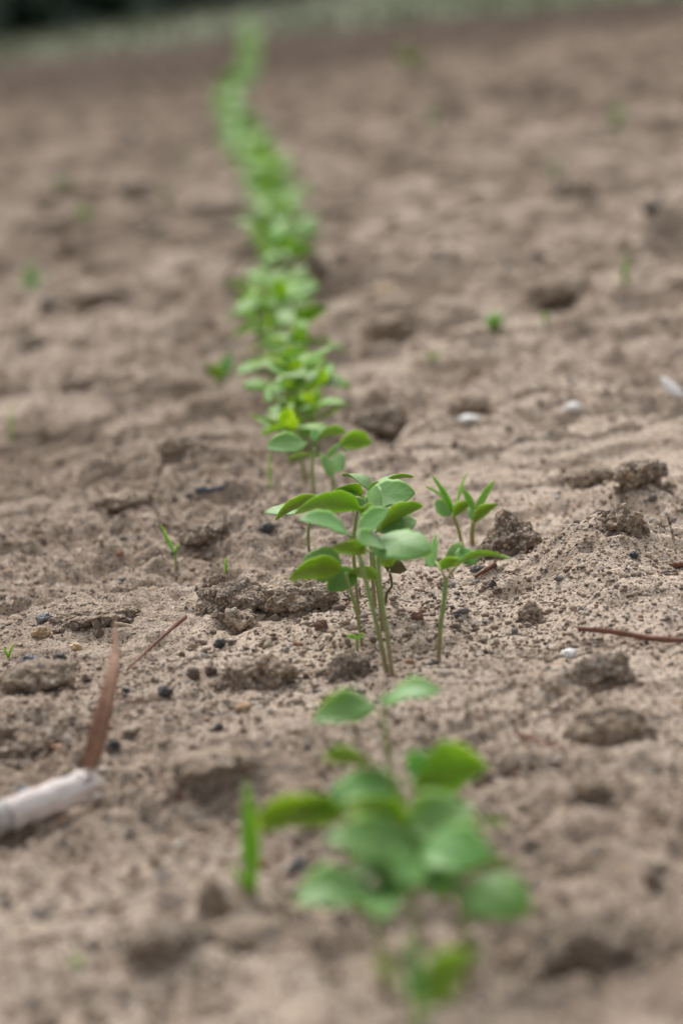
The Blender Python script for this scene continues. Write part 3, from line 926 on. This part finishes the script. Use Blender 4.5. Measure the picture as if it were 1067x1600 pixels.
# ------------------------------------------------------------------ hand built seedlings
VIEW = Vector((0, -1, 0.22)).normalized()       # towards the camera
def leaf_normal(P0, P1, tilt):
    """Upper side's direction: tilt 0 = level blade, positive tips its upper side towards the viewer."""
    ax = (P1 - P0).normalized()
    up = Vector((0, 0, 1)); up = (up - ax * up.dot(ax)).normalized()
    tv = Vector((0, -1, 0)); tv = tv - ax * tv.dot(ax) - up * tv.dot(up)
    if tv.length < 0.05: tv = up.cross(ax)
    tv.normalize()
    a = R(tilt)
    return up * math.cos(a) + tv * math.sin(a)
def build_plant(name, base, stems, leaves, label, cat, group=None, stem_m=None):
    """stems: (points as (px, py, dD), radius mm). leaves: dict list; depths relative to the foot."""
    D = base.y
    root = empty(name, base, label, cat, group)
    for pts, rr, rr2 in stems:
        P = [base.copy() - Vector((0, 0, 0.002)) if q == 'foot' else pt(q[0], q[1], D + q[2]) for q in pts]
        P = smooth_path(P, 16)
        rad = [(rr + (rr2 - rr) * i / 15) / 1000 for i in range(16)]
        V, F, A = tube_data(P, rad, 8, 0.12, int(base.x * 1000))
        mesh_obj('stem' if pts[0] == 'foot' else 'petiole', [v - base for v in V], F, stem_m or M_STEM, root, attrs=A)
    for k, lf in enumerate(leaves):
        P0 = pt(lf['a'][0], lf['a'][1], D + lf.get('da', 0)); P1 = pt(lf['b'][0], lf['b'][1], D + lf.get('db', 0))
        nrm = leaf_normal(P0, P1, lf.get('tilt', 20))
        if D < 0.70: lf['wave'] = 0.07
        lf.setdefault('cup', 0.1)
        V, F, A = leaf_mesh_data(P0 - base, P1 - base, lf['w'] / 1000, nrm, lf.get('arch', 0.12), lf.get('cup', 0.15), lf.get('s', 'oval'),
                                 lf.get('th', 0.00040), lf.get('pet', 0.08), lf.get('twist', 0), lf.get('fold', 0), 19, 11, lf.get('wave', 0.02), k)
        o = mesh_obj(lf.get('n', 'leaf'), V, F, lf.get('m', M_LEAF), root, attrs=A)
        if lf.get('lab'): o['label'] = lf['lab']
    return root
CL = 'seedlings of the tall clump in the middle'
def L(a, b, w, tilt, da=0, db=0, **k):
    tilt = tilt + 9 if tilt > 0 else tilt - 8
    return dict(a=a, b=b, w=w * 1.0, tilt=tilt, da=da, db=db, **k)

fA, fB = at(605, 1052), at(613, 1056)
build_plant('seedling', fA, [(['foot', (592, 990, .002), (578, 935, .004), (562, 868, .006)], 0.72, 0.62), ([(562, 868, .006), (552, 846, .004), (546, 836, .002)], 0.5, 0.4)],
    [L((548, 838), (467, 812), 8.5, 22, .002, -.004, arch=.30, cup=.1),
     L((556, 838), (607, 796), 8.5, 34, .006, .002, arch=.12),
     L((572, 866), (522, 852), 6.5, -24, .004, -.006, m=M_YOUNG, arch=.1),
     L((558, 858), (590, 866), 4.0, -14, .004, -.002, m=M_YOUNG, arch=.1)],
    'tall front seedling of the middle clump, left stem of two, pale arched leaf pointing left', 'seedling', CL)
build_plant('seedling', fB, [(['foot', (604, 985, .002), (596, 930, .004), (590, 870, .004)], 0.62, 0.55)],
    [L((578, 848), (674, 862), 12.5, 20, .004, -.008, arch=.16, cup=-.10, wave=.03),
     L((600, 846), (562, 848), 9.5, 28, .004, -.006, arch=.1),
     L((594, 866), (612, 884), 5.5, -20, .006, .012, arch=.1)],
    'front seedling of the middle clump with the broadest pale leaf, the right of two stems', 'seedling', CL)
fC = at(566, 1010)
build_plant('seedling', fC, [(['foot', (558, 960, .0), (548, 925, -.002), (540, 895, -.006)], 0.5, 0.45)],
    [L((531, 892), (453, 903), 11.0, -36, -.006, -.016, arch=.22, cup=.1, pet=.02, m=M_YOUNG),
     L((532, 890), (474, 872), 10.5, 44, -.002, .002, arch=.12, cup=.0, pet=.02),
     L((545, 892), (590, 905), 6, -20, -.004, .01, arch=.1),
     L((556, 890), (512, 922), 7.5, 40, .004, -.002, arch=.1)],
    'lower seedling of the middle clump with a folded leaf drooping left', 'seedling', CL)
fD = at(598, 985)
build_plant('seedling', fD, [(['foot', (592, 930, .0), (584, 880, .0), (576, 800, .002), (572, 775, .004)], 0.6, 0.5)],
    [L((566, 796), (462, 800), 11.5, -28, .002, -.016, m=M_YOUNG, arch=.20, cup=.1),
     L((562, 800), (572, 782), 7.5, 40, .002, .006, arch=.1),
     L((590, 828), (660, 790), 9.5, -38, .004, .010, arch=.16, cup=.2),
     L((586, 832), (650, 812), 8.5, 30, .006, .014, arch=.12),
     L((570, 808), (582, 786), 5.0, 20, .0, .0, m=M_YOUNG)],
    'middle seedling of the clump, yellow green leaf pointing left and dark one right', 'seedling', CL)
fE = at(585, 948)
build_plant('seedling', fE, [(['foot', (582, 900, .0), (578, 830, .002), (578, 772, .004)], 0.6, 0.5)],
    [L((580, 766), (646, 744), 7.0, -2, .004, .010, arch=.20, cup=.25, th=.0006),
     L((578, 768), (535, 742), 6.5, -4, .004, .012, arch=.28, cup=.25, th=.0006),
     L((577, 772), (592, 752), 4.5, 50, .002, .004, m=M_LEAF, s='lance'),
     L((566, 776), (522, 764), 9.0, -14, .0, -.004, m=M_YOUNG, arch=.22)],
    'topmost seedling of the clump with two narrow leaves raised like wings', 'seedling', CL)
fF = at(560, 962)
build_plant('seedling', fF, [(['foot', (556, 910, .0), (552, 850, .0), (560, 790, .0), (568, 776, .0)], 0.55, 0.45)],
    [L((568, 778), (648, 770), 11.0, 30, .0, -.004, arch=.10, cup=.05),
     L((572, 770), (594, 800), 10.0, 38, .0, -.014, arch=.14),
     L((560, 772), (512, 782), 7.0, 20, .002, .004, arch=.1),
     L((552, 800), (540, 770), 6.0, -30, .002, .010, m=M_YOUNG)],
    'seedling of the clump whose smooth pale leaf points right under the raised wings', 'seedling', CL)
fG = at(492, 905)
build_plant('seedling', fG, [(['foot', (482, 850, .0), (486, 812, .0), (504, 786, .0)], 0.5, 0.42)],
    [L((508, 782), (430, 812), 9.5, -30, .0, -.006, arch=.22, cup=.2),
     L((500, 790), (552, 784), 8.0, 22, .0, .0, arch=.12),
     L((470, 800), (414, 799), 6.5, 10, .014, .020, arch=.1)],
    'leftmost seedling of the clump with a dark leaf stretching far left', 'seedling', CL)
# withered seedling behind the stems
fH = at(600, 945)
build_plant('withered_seedling', fH, [(['foot', (604, 928, .0), (612, 915, .0), (609, 896, 0.0)], 0.5, 0.35)],
    [L((608, 894), (634, 888), 5.0, -60, .0, -.002, m=M_WITHER, cup=.6, arch=.3),
     L((607, 893), (598, 880), 3.5, 10, .0, .0, m=M_WITHER, cup=.6)],
    'small withered seedling curled over behind the tall stems', 'seedling', None, stem_m=M_WITHER)
# single seedling
fS = at(683, 1032)
build_plant('seedling', fS, [(['foot', (688, 980, .0), (695, 925, .001), (696, 905, .001)], 0.62, 0.75),
                             ([(696, 908, .001), (690, 892, 0), (680, 878, .004)], 0.35, 0.3), ([(696, 908, .001), (708, 890, 0), (718, 880, .0)], 0.35, 0.3)],
    [L((716, 880), (797, 873), 8.5, -12, .0, -.004, arch=.22, cup=.2, pet=.02),
     L((716, 880), (704, 853), 8.5, 46, .004, .010, arch=.1, cup=.0),
     L((712, 876), (746, 864), 6.5, 30, .002, .006, arch=.1, cup=.0),
     L((680, 884), (679, 838), 7.5, -50, .004, .020, arch=.1),
     L((688, 890), (716, 872), 6.5, -26, -.002, -.004, m=M_YOUNG, arch=.1)],
    'single seedling standing apart to the right of the tall clump', 'seedling')
# foreground seedlings, increasingly blurred towards the camera
FG = 'blurred seedlings in the foreground of the row'
f1 = at(612, 1240)
build_plant('seedling', f1, [(['foot', (608, 1190, .0), (600, 1140, .0), (596, 1110, .0)], 0.6, 0.55)],
    [L((590, 1102), (488, 1128), 9.0, 30, .0, -.004, arch=.30),
     L((600, 1104), (688, 1078), 9.0, 6, .0, .0, arch=.30, cup=.15),
     L((598, 1100), (612, 1082), 4.0, 10, .0, .004, s='lance')],
    'small two leaved seedling just below the stems of the tall clump', 'seedling', FG)
f2 = at(640, 1395)
build_plant('seedling', f2, [(['foot', (636, 1320, .0), (628, 1260, .0), (620, 1215, .0)], 0.7, 0.55)],
    [L((636, 1226), (764, 1200), 16, -50, .0, .004, arch=.10, cup=.1),
     L((622, 1222), (503, 1182), 11.0, -30, .0, .01, arch=.2),
     L((622, 1232), (512, 1250), 10, 26, .0, -.006, arch=.2),
     L((640, 1215), (680, 1180), 8.0, 40, .004, .008, arch=.1)],
    'foreground seedling with the widest dark green leaf pointing right', 'seedling', FG)
f3 = at(560, 1430)
build_plant('seedling', f3, [(['foot', (556, 1380, .0), (548, 1320, .0), (540, 1270, .0)], 0.7, 0.5)],
    [L((540, 1268), (400, 1284), 13, -44, .0, -.004, arch=.10, cup=.1),
     L((530, 1262), (598, 1290), 7.5, -6, .0, -.006, m=M_YOUNG, arch=.1),
     L((536, 1268), (470, 1262), 6.5, 6, .0, .0, m=M_YOUNG, arch=.1)],
    'foreground seedling with a dark leaf reaching left over the soil', 'seedling', FG)
f4 = at(650, 1525)
build_plant('seedling', f4, [(['foot', (650, 1460, .0), (646, 1400, .0), (640, 1330, .0)], 0.7, 0.5)],
    [L((660, 1335), (505, 1312), 11, 26, .0, -.004, arch=.22),
     L((650, 1328), (770, 1338), 11, 28, .0, -.010, arch=.18),
     L((665, 1320), (788, 1284), 7.5, -22, .004, .012, arch=.2),
     L((630, 1300), (740, 1262), 11.0, 30, .004, .006, arch=.2),
     L((640, 1290), (540, 1254), 10, -34, .006, .004, arch=.2),
     L((640, 1326), (668, 1262), 7.0, 34, .004, .010, arch=.1),
     L((640, 1340), (706, 1392), 9.0, 24, .0, -.006, arch=.2),
     L((632, 1340), (548, 1372), 9.0, 20, .0, -.006, arch=.2),
     L((636, 1330), (632, 1388), 8.0, 30, -.004, -.014, arch=.1)],
    'pale blurred foreground seedling in the thick of the near clump', 'seedling', FG)
f5 = at(600, 1560)
build_plant('seedling', f5, [(['foot', (596, 1490, .0), (586, 1440, .0), (576, 1392, .0)], 0.7, 0.5)],
    [L((584, 1384), (462, 1414), 12, 12, .0, -.006, arch=.22),
     L((575, 1386), (600, 1436), 9.5, -10, .0, -.012, m=M_LEAF, arch=.15),
     L((580, 1388), (650, 1372), 8.5, 26, .0, .0, arch=.1)],
    'blurred foreground seedling with a low leaf pointing left', 'seedling', FG)
f6 = at(728, 1540)
build_plant('seedling', f6, [(['foot', (730, 1480, .0), (722, 1430, .0), (716, 1400, .0)], 0.7, 0.5)],
    [L((716, 1394), (832, 1416), 11.0, 30, .0, -.010, arch=.18, cup=-.05),
     L((700, 1380), (812, 1350), 10.5, -22, .004, .008, arch=.2),
     L((710, 1398), (690, 1370), 7.0, 20, .0, .004, arch=.1)],
    'foreground seedling with the palest, brightest leaf pointing right', 'seedling', FG)
f7 = at(662, 1760)
build_plant('seedling', f7, [(['foot', (660, 1680, .0), (656, 1610, .0), (652, 1572, .0)], 1.3, 1.1)],
    [L((656, 1572), (752, 1486), 13, -46, .0, .004, arch=.12),
     L((650, 1572), (584, 1500), 12, -42, .0, .006, arch=.12),
     L((652, 1562), (640, 1470), 11, -60, .004, .012, m=M_LEAF, arch=.1),
     L((654, 1566), (695, 1550), 5.0, 30, .0, -.004, m=M_YOUNG)],
    'nearest seedling, cut off by the bottom edge of the photo', 'seedling', FG)

# ------------------------------------------------------------------ weeds and sprouts
WEED = [
 # base, stem points, leaves(list), label
]
w1 = at(738, 852)
build_plant('weed_seedling', w1, [(['foot', (737, 835, 0), (740, 815, 0)], 0.8, 0.75)],
    [L((740, 816), (779, 787), 7.0, -42, 0, -.002, s='lance', arch=.25, cup=.25, pet=0),
     L((743, 800), (772, 750), 3.8, 20, 0, .006, s='lance', arch=.1, m=M_BLADE),
     L((740, 796), (722, 762), 3.6, 10, 0, .004, s='lance', arch=.1, m=M_BLADE),
     L((740, 812), (734, 786), 4.5, 40, 0, .008, s='lance', arch=.1)],
    'weed seedling with pointed leaves and pink stem, right of the pair behind the clump', 'weed', 'pair of pointed leaved weed seedlings', M_STEM_PINK)
w2 = at(722, 856)
build_plant('weed_seedling', w2, [(['foot', (718, 835, 0), (708, 805, 0)], 0.6, 0.55)],
    [L((709, 806), (737, 784), 6.5, -45, -.002, -.004, s='lance', arch=.3, cup=.3, pet=0),
     L((712, 800), (728, 740), 6.0, -25, 0, .004, s='lance', arch=.08, m=M_BLADE),
     L((708, 800), (675, 743), 3.6, 20, 0, .002, s='lance', arch=.1, m=M_BLADE),
     L((706, 800), (664, 759), 4.4, 24, 0, -.004, s='lance', arch=.2, m=M_BLADE),
     L((706, 806), (680, 782), 5.0, 50, .002, .008, s='oval', arch=.1)],
    'weed seedling with five pointed leaves, left of the pair behind the clump', 'weed', 'pair of pointed leaved weed seedlings', M_STEM_PINK)
def sprout(px, py, blades, label, cat='sprout', name='grass_sprout', stem=None, mm=M_BLADE):
    b = at(px, py)
    st = [(['foot'] + [(x, y, 0) for x, y in stem], 0.45, 0.4)] if stem else []
    q_ = 1.5 if py < 560 else 1.0
    lv = [L((ax, ay), (bx, by), w * q_, t, 0, d, s='blade', arch=ar, cup=.2, m=mm, n='blade') for ax, ay, bx, by, w, t, d, ar in blades]
    return build_plant(name, b, st, lv, label, cat, None)
sprout(275, 893, [(274, 864, 253, 820, 2.6, 10, 0.0, -.10), (274, 868, 279, 850, 1.2, 30, 0, .1)], 'thin bright green sprout standing alone on the soil at the left', stem=[(275, 880), (274, 864)])
sprout(353, 896, [(353, 896, 354, 870, 1.2, 40, 0, .05)], 'tiny green shoot just behind the small dark clod')
sprout(15, 1030, [(14, 1028, 22, 1005, 1.3, 20, 0, .1), (14, 1028, 6, 1012, 1.0, 20, 0, .1)], 'tiny green grass tuft at the left edge')
sprout(558, 1018, [(558, 998, 540, 992, 1.6, 30, 0, .1), (558, 998, 570, 990, 1.6, 30, 0, .1)], 'tiny two leaved sprout left of the tall front stems', stem=[(558, 1008), (558, 997)])
sprout(395, 1400, [(394, 1395, 384, 1212, 4.2, 40, .004, .03), (394, 1395, 355, 1350, 1.8, 30, 0, .05)], 'blurred bright green grass blade in the foreground left of the near clump')
sprout(125, 1508, [(125, 1508, 112, 1496, 2.5, 30, 0, .1)], 'faint green seedling leaf on the soil at the bottom left')
sprout(423, 770, [(423, 762, 421, 705, 1.4, 30, 0, .02)], 'thin upright grass shoot beside the left leaf of the spread seedling')
sprout(50, 452, [(50, 450, 48, 408, 6.5, -20, 0.01, .1), (50, 448, 30, 446, 4, 20, 0, .2), (50, 448, 72, 432, 4, 20, 0, .2)], 'blurred green sprout near the left edge with a dark clod beside it', mm=M_LEAF)
sprout(20, 690, [(20, 690, 18, 628, 1.6, 30, 0, .05)], 'faint thin grey green blade at the left edge')
sprout(770, 520, [(768, 518, 790, 492, 8, -10, 0, .2), (768, 518, 756, 494, 6, 10, 0, .2), (768, 514, 778, 488, 6, 10, 0.01, .1)], 'small bright green tuft in the open soil right of the row', mm=M_LEAF)
sprout(977, 448, [(977, 448, 980, 398, 3.5, 10, 0, .05), (977, 446, 966, 420, 6, 10, 0, .15)], 'upright green sprout in the upper right', mm=M_BLADE)
sprout(850, 505, [(850, 504, 846, 486, 4, 10, 0, .1), (850, 504, 858, 490, 3, 10, 0, .1)], 'faint pale green sprout between the bright tuft and the upright sprout', mm=M_YOUNG)
sprout(675, 565, [(675, 564, 668, 548, 3.5, 10, 0, .1), (675, 564, 684, 552, 3, 10, 0, .1)], 'faint yellowish sprout left of and below the bright green tuft', mm=M_YOUNG)
sprout(345, 612, [(345, 592, 322, 572, 12, -35, 0, .1), (345, 592, 362, 550, 7, 20, .01, .1)], 'seedling standing out of line at the left side of the row', 'seedling', 'stray_seedling', stem=[(345, 600), (345, 590)], mm=M_LEAF)
sprout(640, 108, [(640, 106, 615, 78, 22, -15, 0, .1), (640, 106, 668, 80, 22, -15, 0, .1), (640, 106, 642, 66, 18, -10, 0, .1)], 'far blurred green weed right of the row, near the top', 'weed', 'far_weed', mm=M_LEAF)
sprout(675, 200, [(675, 200, 668, 168, 8, 10, 0, .1), (675, 200, 684, 172, 8, 10, 0, .1)], 'far faint yellow green sprout below the far blurred weed', mm=M_YOUNG)
sprout(962, 205, [(962, 205, 958, 168, 9, 10, 0, .1), (962, 205, 972, 160, 8, 10, 0, .1)], 'far green sprout near the right edge above the upright one', mm=M_BLADE)
sprout(866, 278, [(866, 278, 862, 246, 6, 10, 0, .1), (866, 278, 873, 252, 5, 10, 0, .1)], 'far faint sprout left of and below the far green one at the right', mm=M_BLADE)
sprout(132, 348, [(132, 348, 120, 320, 8, 10, 0, .1), (132, 348, 143, 324, 8, 10, 0, .1)], 'far yellow green sprout on the left, above the blurred sprout', mm=M_YOUNG)
sprout(288, 262, [(288, 262, 284, 234, 7, 10, 0, .1), (288, 262, 297, 240, 6, 10, 0, .1)], 'far faint sprout nearest the left side of the row', mm=M_LEAF)
sprout(262, 312, [(262, 312, 256, 292, 6, 10, 0, .1), (262, 312, 268, 294, 5, 10, 0, .1)], 'far tiny sprout below the faint one left of the row', mm=M_YOUNG)
sprout(95, 300, [(95, 300, 86, 274, 8, 10, 0, .1), (95, 300, 106, 280, 8, 10, 0, .1)], 'far dull sprout high on the left above the yellow green one', mm=M_LEAF)

# ------------------------------------------------------------------ the row behind the clump
f9 = at(492, 800)
build_plant('seedling', f9, [(['foot', (490, 760, .0), (488, 728, .0), (492, 700, .0)], 0.6, 0.5)],
    [L((480, 692), (416, 700), 9.5, 30, .0, -.006, arch=.16), L((490, 690), (540, 676), 8.5, -26, .0, .01, arch=.24), L((488, 688), (500, 672), 6, 40, .0, .01, s='lance')],
    'first seedling behind the tall clump, pale leaf pointing left', 'seedling', 'seedlings of the row just behind the clump')
f10 = at(520, 800)
build_plant('seedling', f10, [(['foot', (520, 770, .0), (520, 745, .0), (514, 720, .0)], 0.65, 0.55)],
    [L((512, 714), (450, 716), 7.0, -12, .0, .0, arch=.1), L((510, 712), (512, 742), 8.0, 40, .0, -.012, arch=.1), L((520, 714), (536, 734), 8.0, 36, .0, -.010, arch=.1),
     L((530, 692), (580, 692), 9.5, -46, .0, .004, arch=.14, cup=.2), L((512, 716), (534, 690), 3.5, 30, .0, .002, s='lance')],
    'second seedling behind the tall clump, a dark green leaf raised to the right', 'seedling', 'seedlings of the row just behind the clump')

def rnd_leaf_variants():
    out = []
    for k in range(7):
        V, F, A = leaf_mesh_data(Vector((0.0006, 0, 0)), Vector((0.0185 + 0.003 * (k % 3), 0, 0.001)), 0.0098 + 0.0012 * ((k * 5) % 4), Vector((0, 0.0, 1)),
                                 0.10 + 0.06 * (k % 3), (-.1, .1, .25)[k % 3], 'oval', 0.0004, 0.10, 0, 0, 9, 5, 0.03, k)
        me = bpy.data.meshes.new('leaf'); me.from_pydata([tuple(v) for v in V], [], F)
        me.polygons.foreach_set('use_smooth', [True] * len(F)); me.materials.append(M_ROW if k < 6 else M_YOUNG)
        for n_, arr in A.items():
            me.attributes.new(n_, 'FLOAT', 'POINT').data.foreach_set('value', np.asarray(arr, dtype=np.float32))
        out.append(me)
    return out
LV = rnd_leaf_variants()
SV = []
for k in range(4):
    hgt = 0.030
    V, F, A = tube_data(smooth_path([(0, 0, -0.003), (0.001 * (k - 1.5), 0.0006, 0.012), (0.0012 * (k - 1.5), 0, hgt)], 6), [0.00068] * 6, 6, 0.1, k)
    me = bpy.data.meshes.new('stem'); me.from_pydata([tuple(v) for v in V], [], F); me.materials.append(M_STEM)
    me.attributes.new('along', 'FLOAT', 'POINT').data.foreach_set('value', np.asarray(A['along'], dtype=np.float32))
    SV.append((me, 0.0012 * (k - 1.5)))

# the row's course over the ground: photo row of the foot, centre x, half width (px)
PATH = [(800, 470, 42), (740, 474, 50), (690, 470, 58), (640, 456, 52), (590, 440, 55), (560, 436, 40), (520, 430, 52), (480, 432, 46), (440, 442, 46), (400, 444, 46),
        (370, 434, 30), (355, 436, 22), (330, 428, 24), (300, 412, 24), (260, 392, 24), (225, 376, 22), (205, 364, 15), (180, 354, 7), (160, 362, 6), (140, 384, 8), (100, 394, 9), (70, 392, 8), (55, 390, 7), (42, 388, 6)]
pa = np.array(PATH, float)[::-1]
STRETCH = [(715, 'of the row right behind the two seedlings with raised leaves'), (660, 'of the row level with the white flakes'), (600, 'of the row just nearer than the stray seedling'),
           (545, 'of the row level with the stray seedling'), (500, 'of the row level with the bright tuft on the right'), (455, 'of the row level with the pale sandy lump'),
           (410, 'of the bushy stretch beside the dark clod'), (365, 'of the row just past the bushy stretch'), (325, 'at the near end of the slanting stretch'),
           (275, 'in the middle of the slanting stretch'), (205, 'at the far end of the slanting stretch'), (0, 'in the thin far end of the row')]
def groups_for(y, g):
    for y0, w in STRETCH:
        if y >= y0: break
    side = 'left edge' if g < -0.3 else ('right edge' if g > 0.3 else 'middle')
    lab = ('seedling on the %s ' % side if side != 'middle' else 'seedling in the middle ') + w
    return w + ', ' + side, lab
r_ = random.Random(77)
cands = []
D = 1.03
while D < 11.8:
    yg = None
    # photo row for this distance on the centreline
    z = CAM_H / D
    lo, hi = 30.0, 1000.0
    for _ in range(30):
        mid = (lo + hi) / 2
        cx = np.interp(mid, pa[:, 0], pa[:, 1])
        if -ray(cx, mid)[2] < z: lo = mid
        else: hi = mid
    yg = (lo + hi) / 2
    cx = np.interp(yg, pa[:, 0], pa[:, 1]); hw = np.interp(yg, pa[:, 0], pa[:, 2])
    cands.append((D, yg, cx, hw))
    gap = 0.0072 if D < 1.75 else (0.0056 if D < 4 else 0.0050)
    if 145 < yg < 190: gap *= 1.8
    if 368 < yg < 385 or 470 < yg < 482 or 572 < yg < 584: gap *= 4
    if D < 2.0 and math.sin(D * 31.0) + 0.5 * math.sin(D * 67 + 1) > 0.85: gap *= 3.0      # bare stretches of the drill
    D += gap * r_.uniform(0.5, 1.5)
print('row plants', len(cands))
far_V, far_F = [], []
nthing = 0
for D, yg, cx, hw in cands:
    g = r_.gauss(0, 0.42); g = max(-1, min(1, g))
    b = pt(cx + g * hw * 0.8, yg, D)
    b.z = gz(b.x, b.y)
    size = r_.uniform(0.55, 1.15) * (1.0 if D < 1.9 else 1.02)
    hs = r_.uniform(0.38, 0.88) * (1.0 if D < 1.9 else 0.75)
    yaw = r_.uniform(0, 2 * math.pi)
    nl = r_.choice((2, 2, 3, 4))
    leaves = []
    for q in range(nl):
        a = yaw + (0, math.pi, 1.5, 4.6)[q] + r_.uniform(-.35, .35)
        sc = size * (1 if q < 2 else 0.62)
        leaves.append((a, r_.uniform(-0.35, 0.5) if q < 2 else r_.uniform(0.2, 1.0), r_.uniform(-.5, .5), sc, r_.randrange(5) if q < 2 else 5 + r_.randrange(2)))
    if nthing < 285:
        gname, lab = groups_for(yg, g)
        root = empty('seedling', b, lab, 'seedling', 'seedlings ' + gname)
        me, dx = r_.choice(SV)
        s = bpy.data.objects.new('stem', me); COL.objects.link(s); s.parent = root; s.scale = (1, 1, hs)
        for a, el, rl, sc, vi in leaves:
            o = bpy.data.objects.new('leaf', LV[vi]); COL.objects.link(o); o.parent = root
            o.location = (dx, 0, 0.030 * hs)
            o.rotation_euler = Euler((rl, -el, a), 'XYZ'); o.scale = (sc, sc, sc)
        nthing += 1
    else:
        for a, el, rl, sc, vi in leaves[:3]:
            M = Matrix.Translation(b + Vector((0, 0, 0.030 * hs))) @ Euler((rl, -el, a), 'XYZ').to_matrix().to_4x4() @ Matrix.Scale(sc * 1.15, 4)
            n0 = len(far_V)
            for u, w, zz in ((0, 0, 0), (.006, .0045, .0004), (.014, .005, .0008), (.020, 0, .0002), (.014, -.005, .0008), (.006, -.0045, .0004)):
                far_V.append(M @ Vector((u, w, zz)))
            for u, w, zz in ((0, 0, -.0005), (.006, .0045, -.0002), (.014, .005, .0002), (.020, 0, -.0003), (.014, -.005, .0002), (.006, -.0045, -.0002)):
                far_V.append(M @ Vector((u, w, zz)))
            far_F.append(tuple(n0 + i for i in range(6))); far_F.append(tuple(n0 + 6 + i for i in range(6))[::-1])
            for i in range(6):
                j = (i + 1) % 6; far_F.append((n0 + i, n0 + 6 + i, n0 + 6 + j, n0 + j))
        n0 = len(far_V)
        for dx_, dy_ in ((.0006, 0), (-.0003, .0005), (-.0003, -.0005)):
            far_V.append(b + Vector((dx_, dy_, 0))); far_V.append(b + Vector((dx_, dy_, 0.03 * hs)))
        for i in range(3):
            j = (i + 1) % 3; far_F.append((n0 + 2 * i, n0 + 2 * j, n0 + 2 * j + 1, n0 + 2 * i + 1))
fm = leaf_mat('far row leaves', (0.125, 0.310, 0.022), (0.125, 0.310, 0.022), 0.5)
o = mesh_obj('far_seedlings', far_V, far_F, fm, smooth=False)
tag(o, 'green thread of crowded seedlings at the farthest end of the row', 'seedlings', kind='stuff')
bpy.context.view_layer.update()
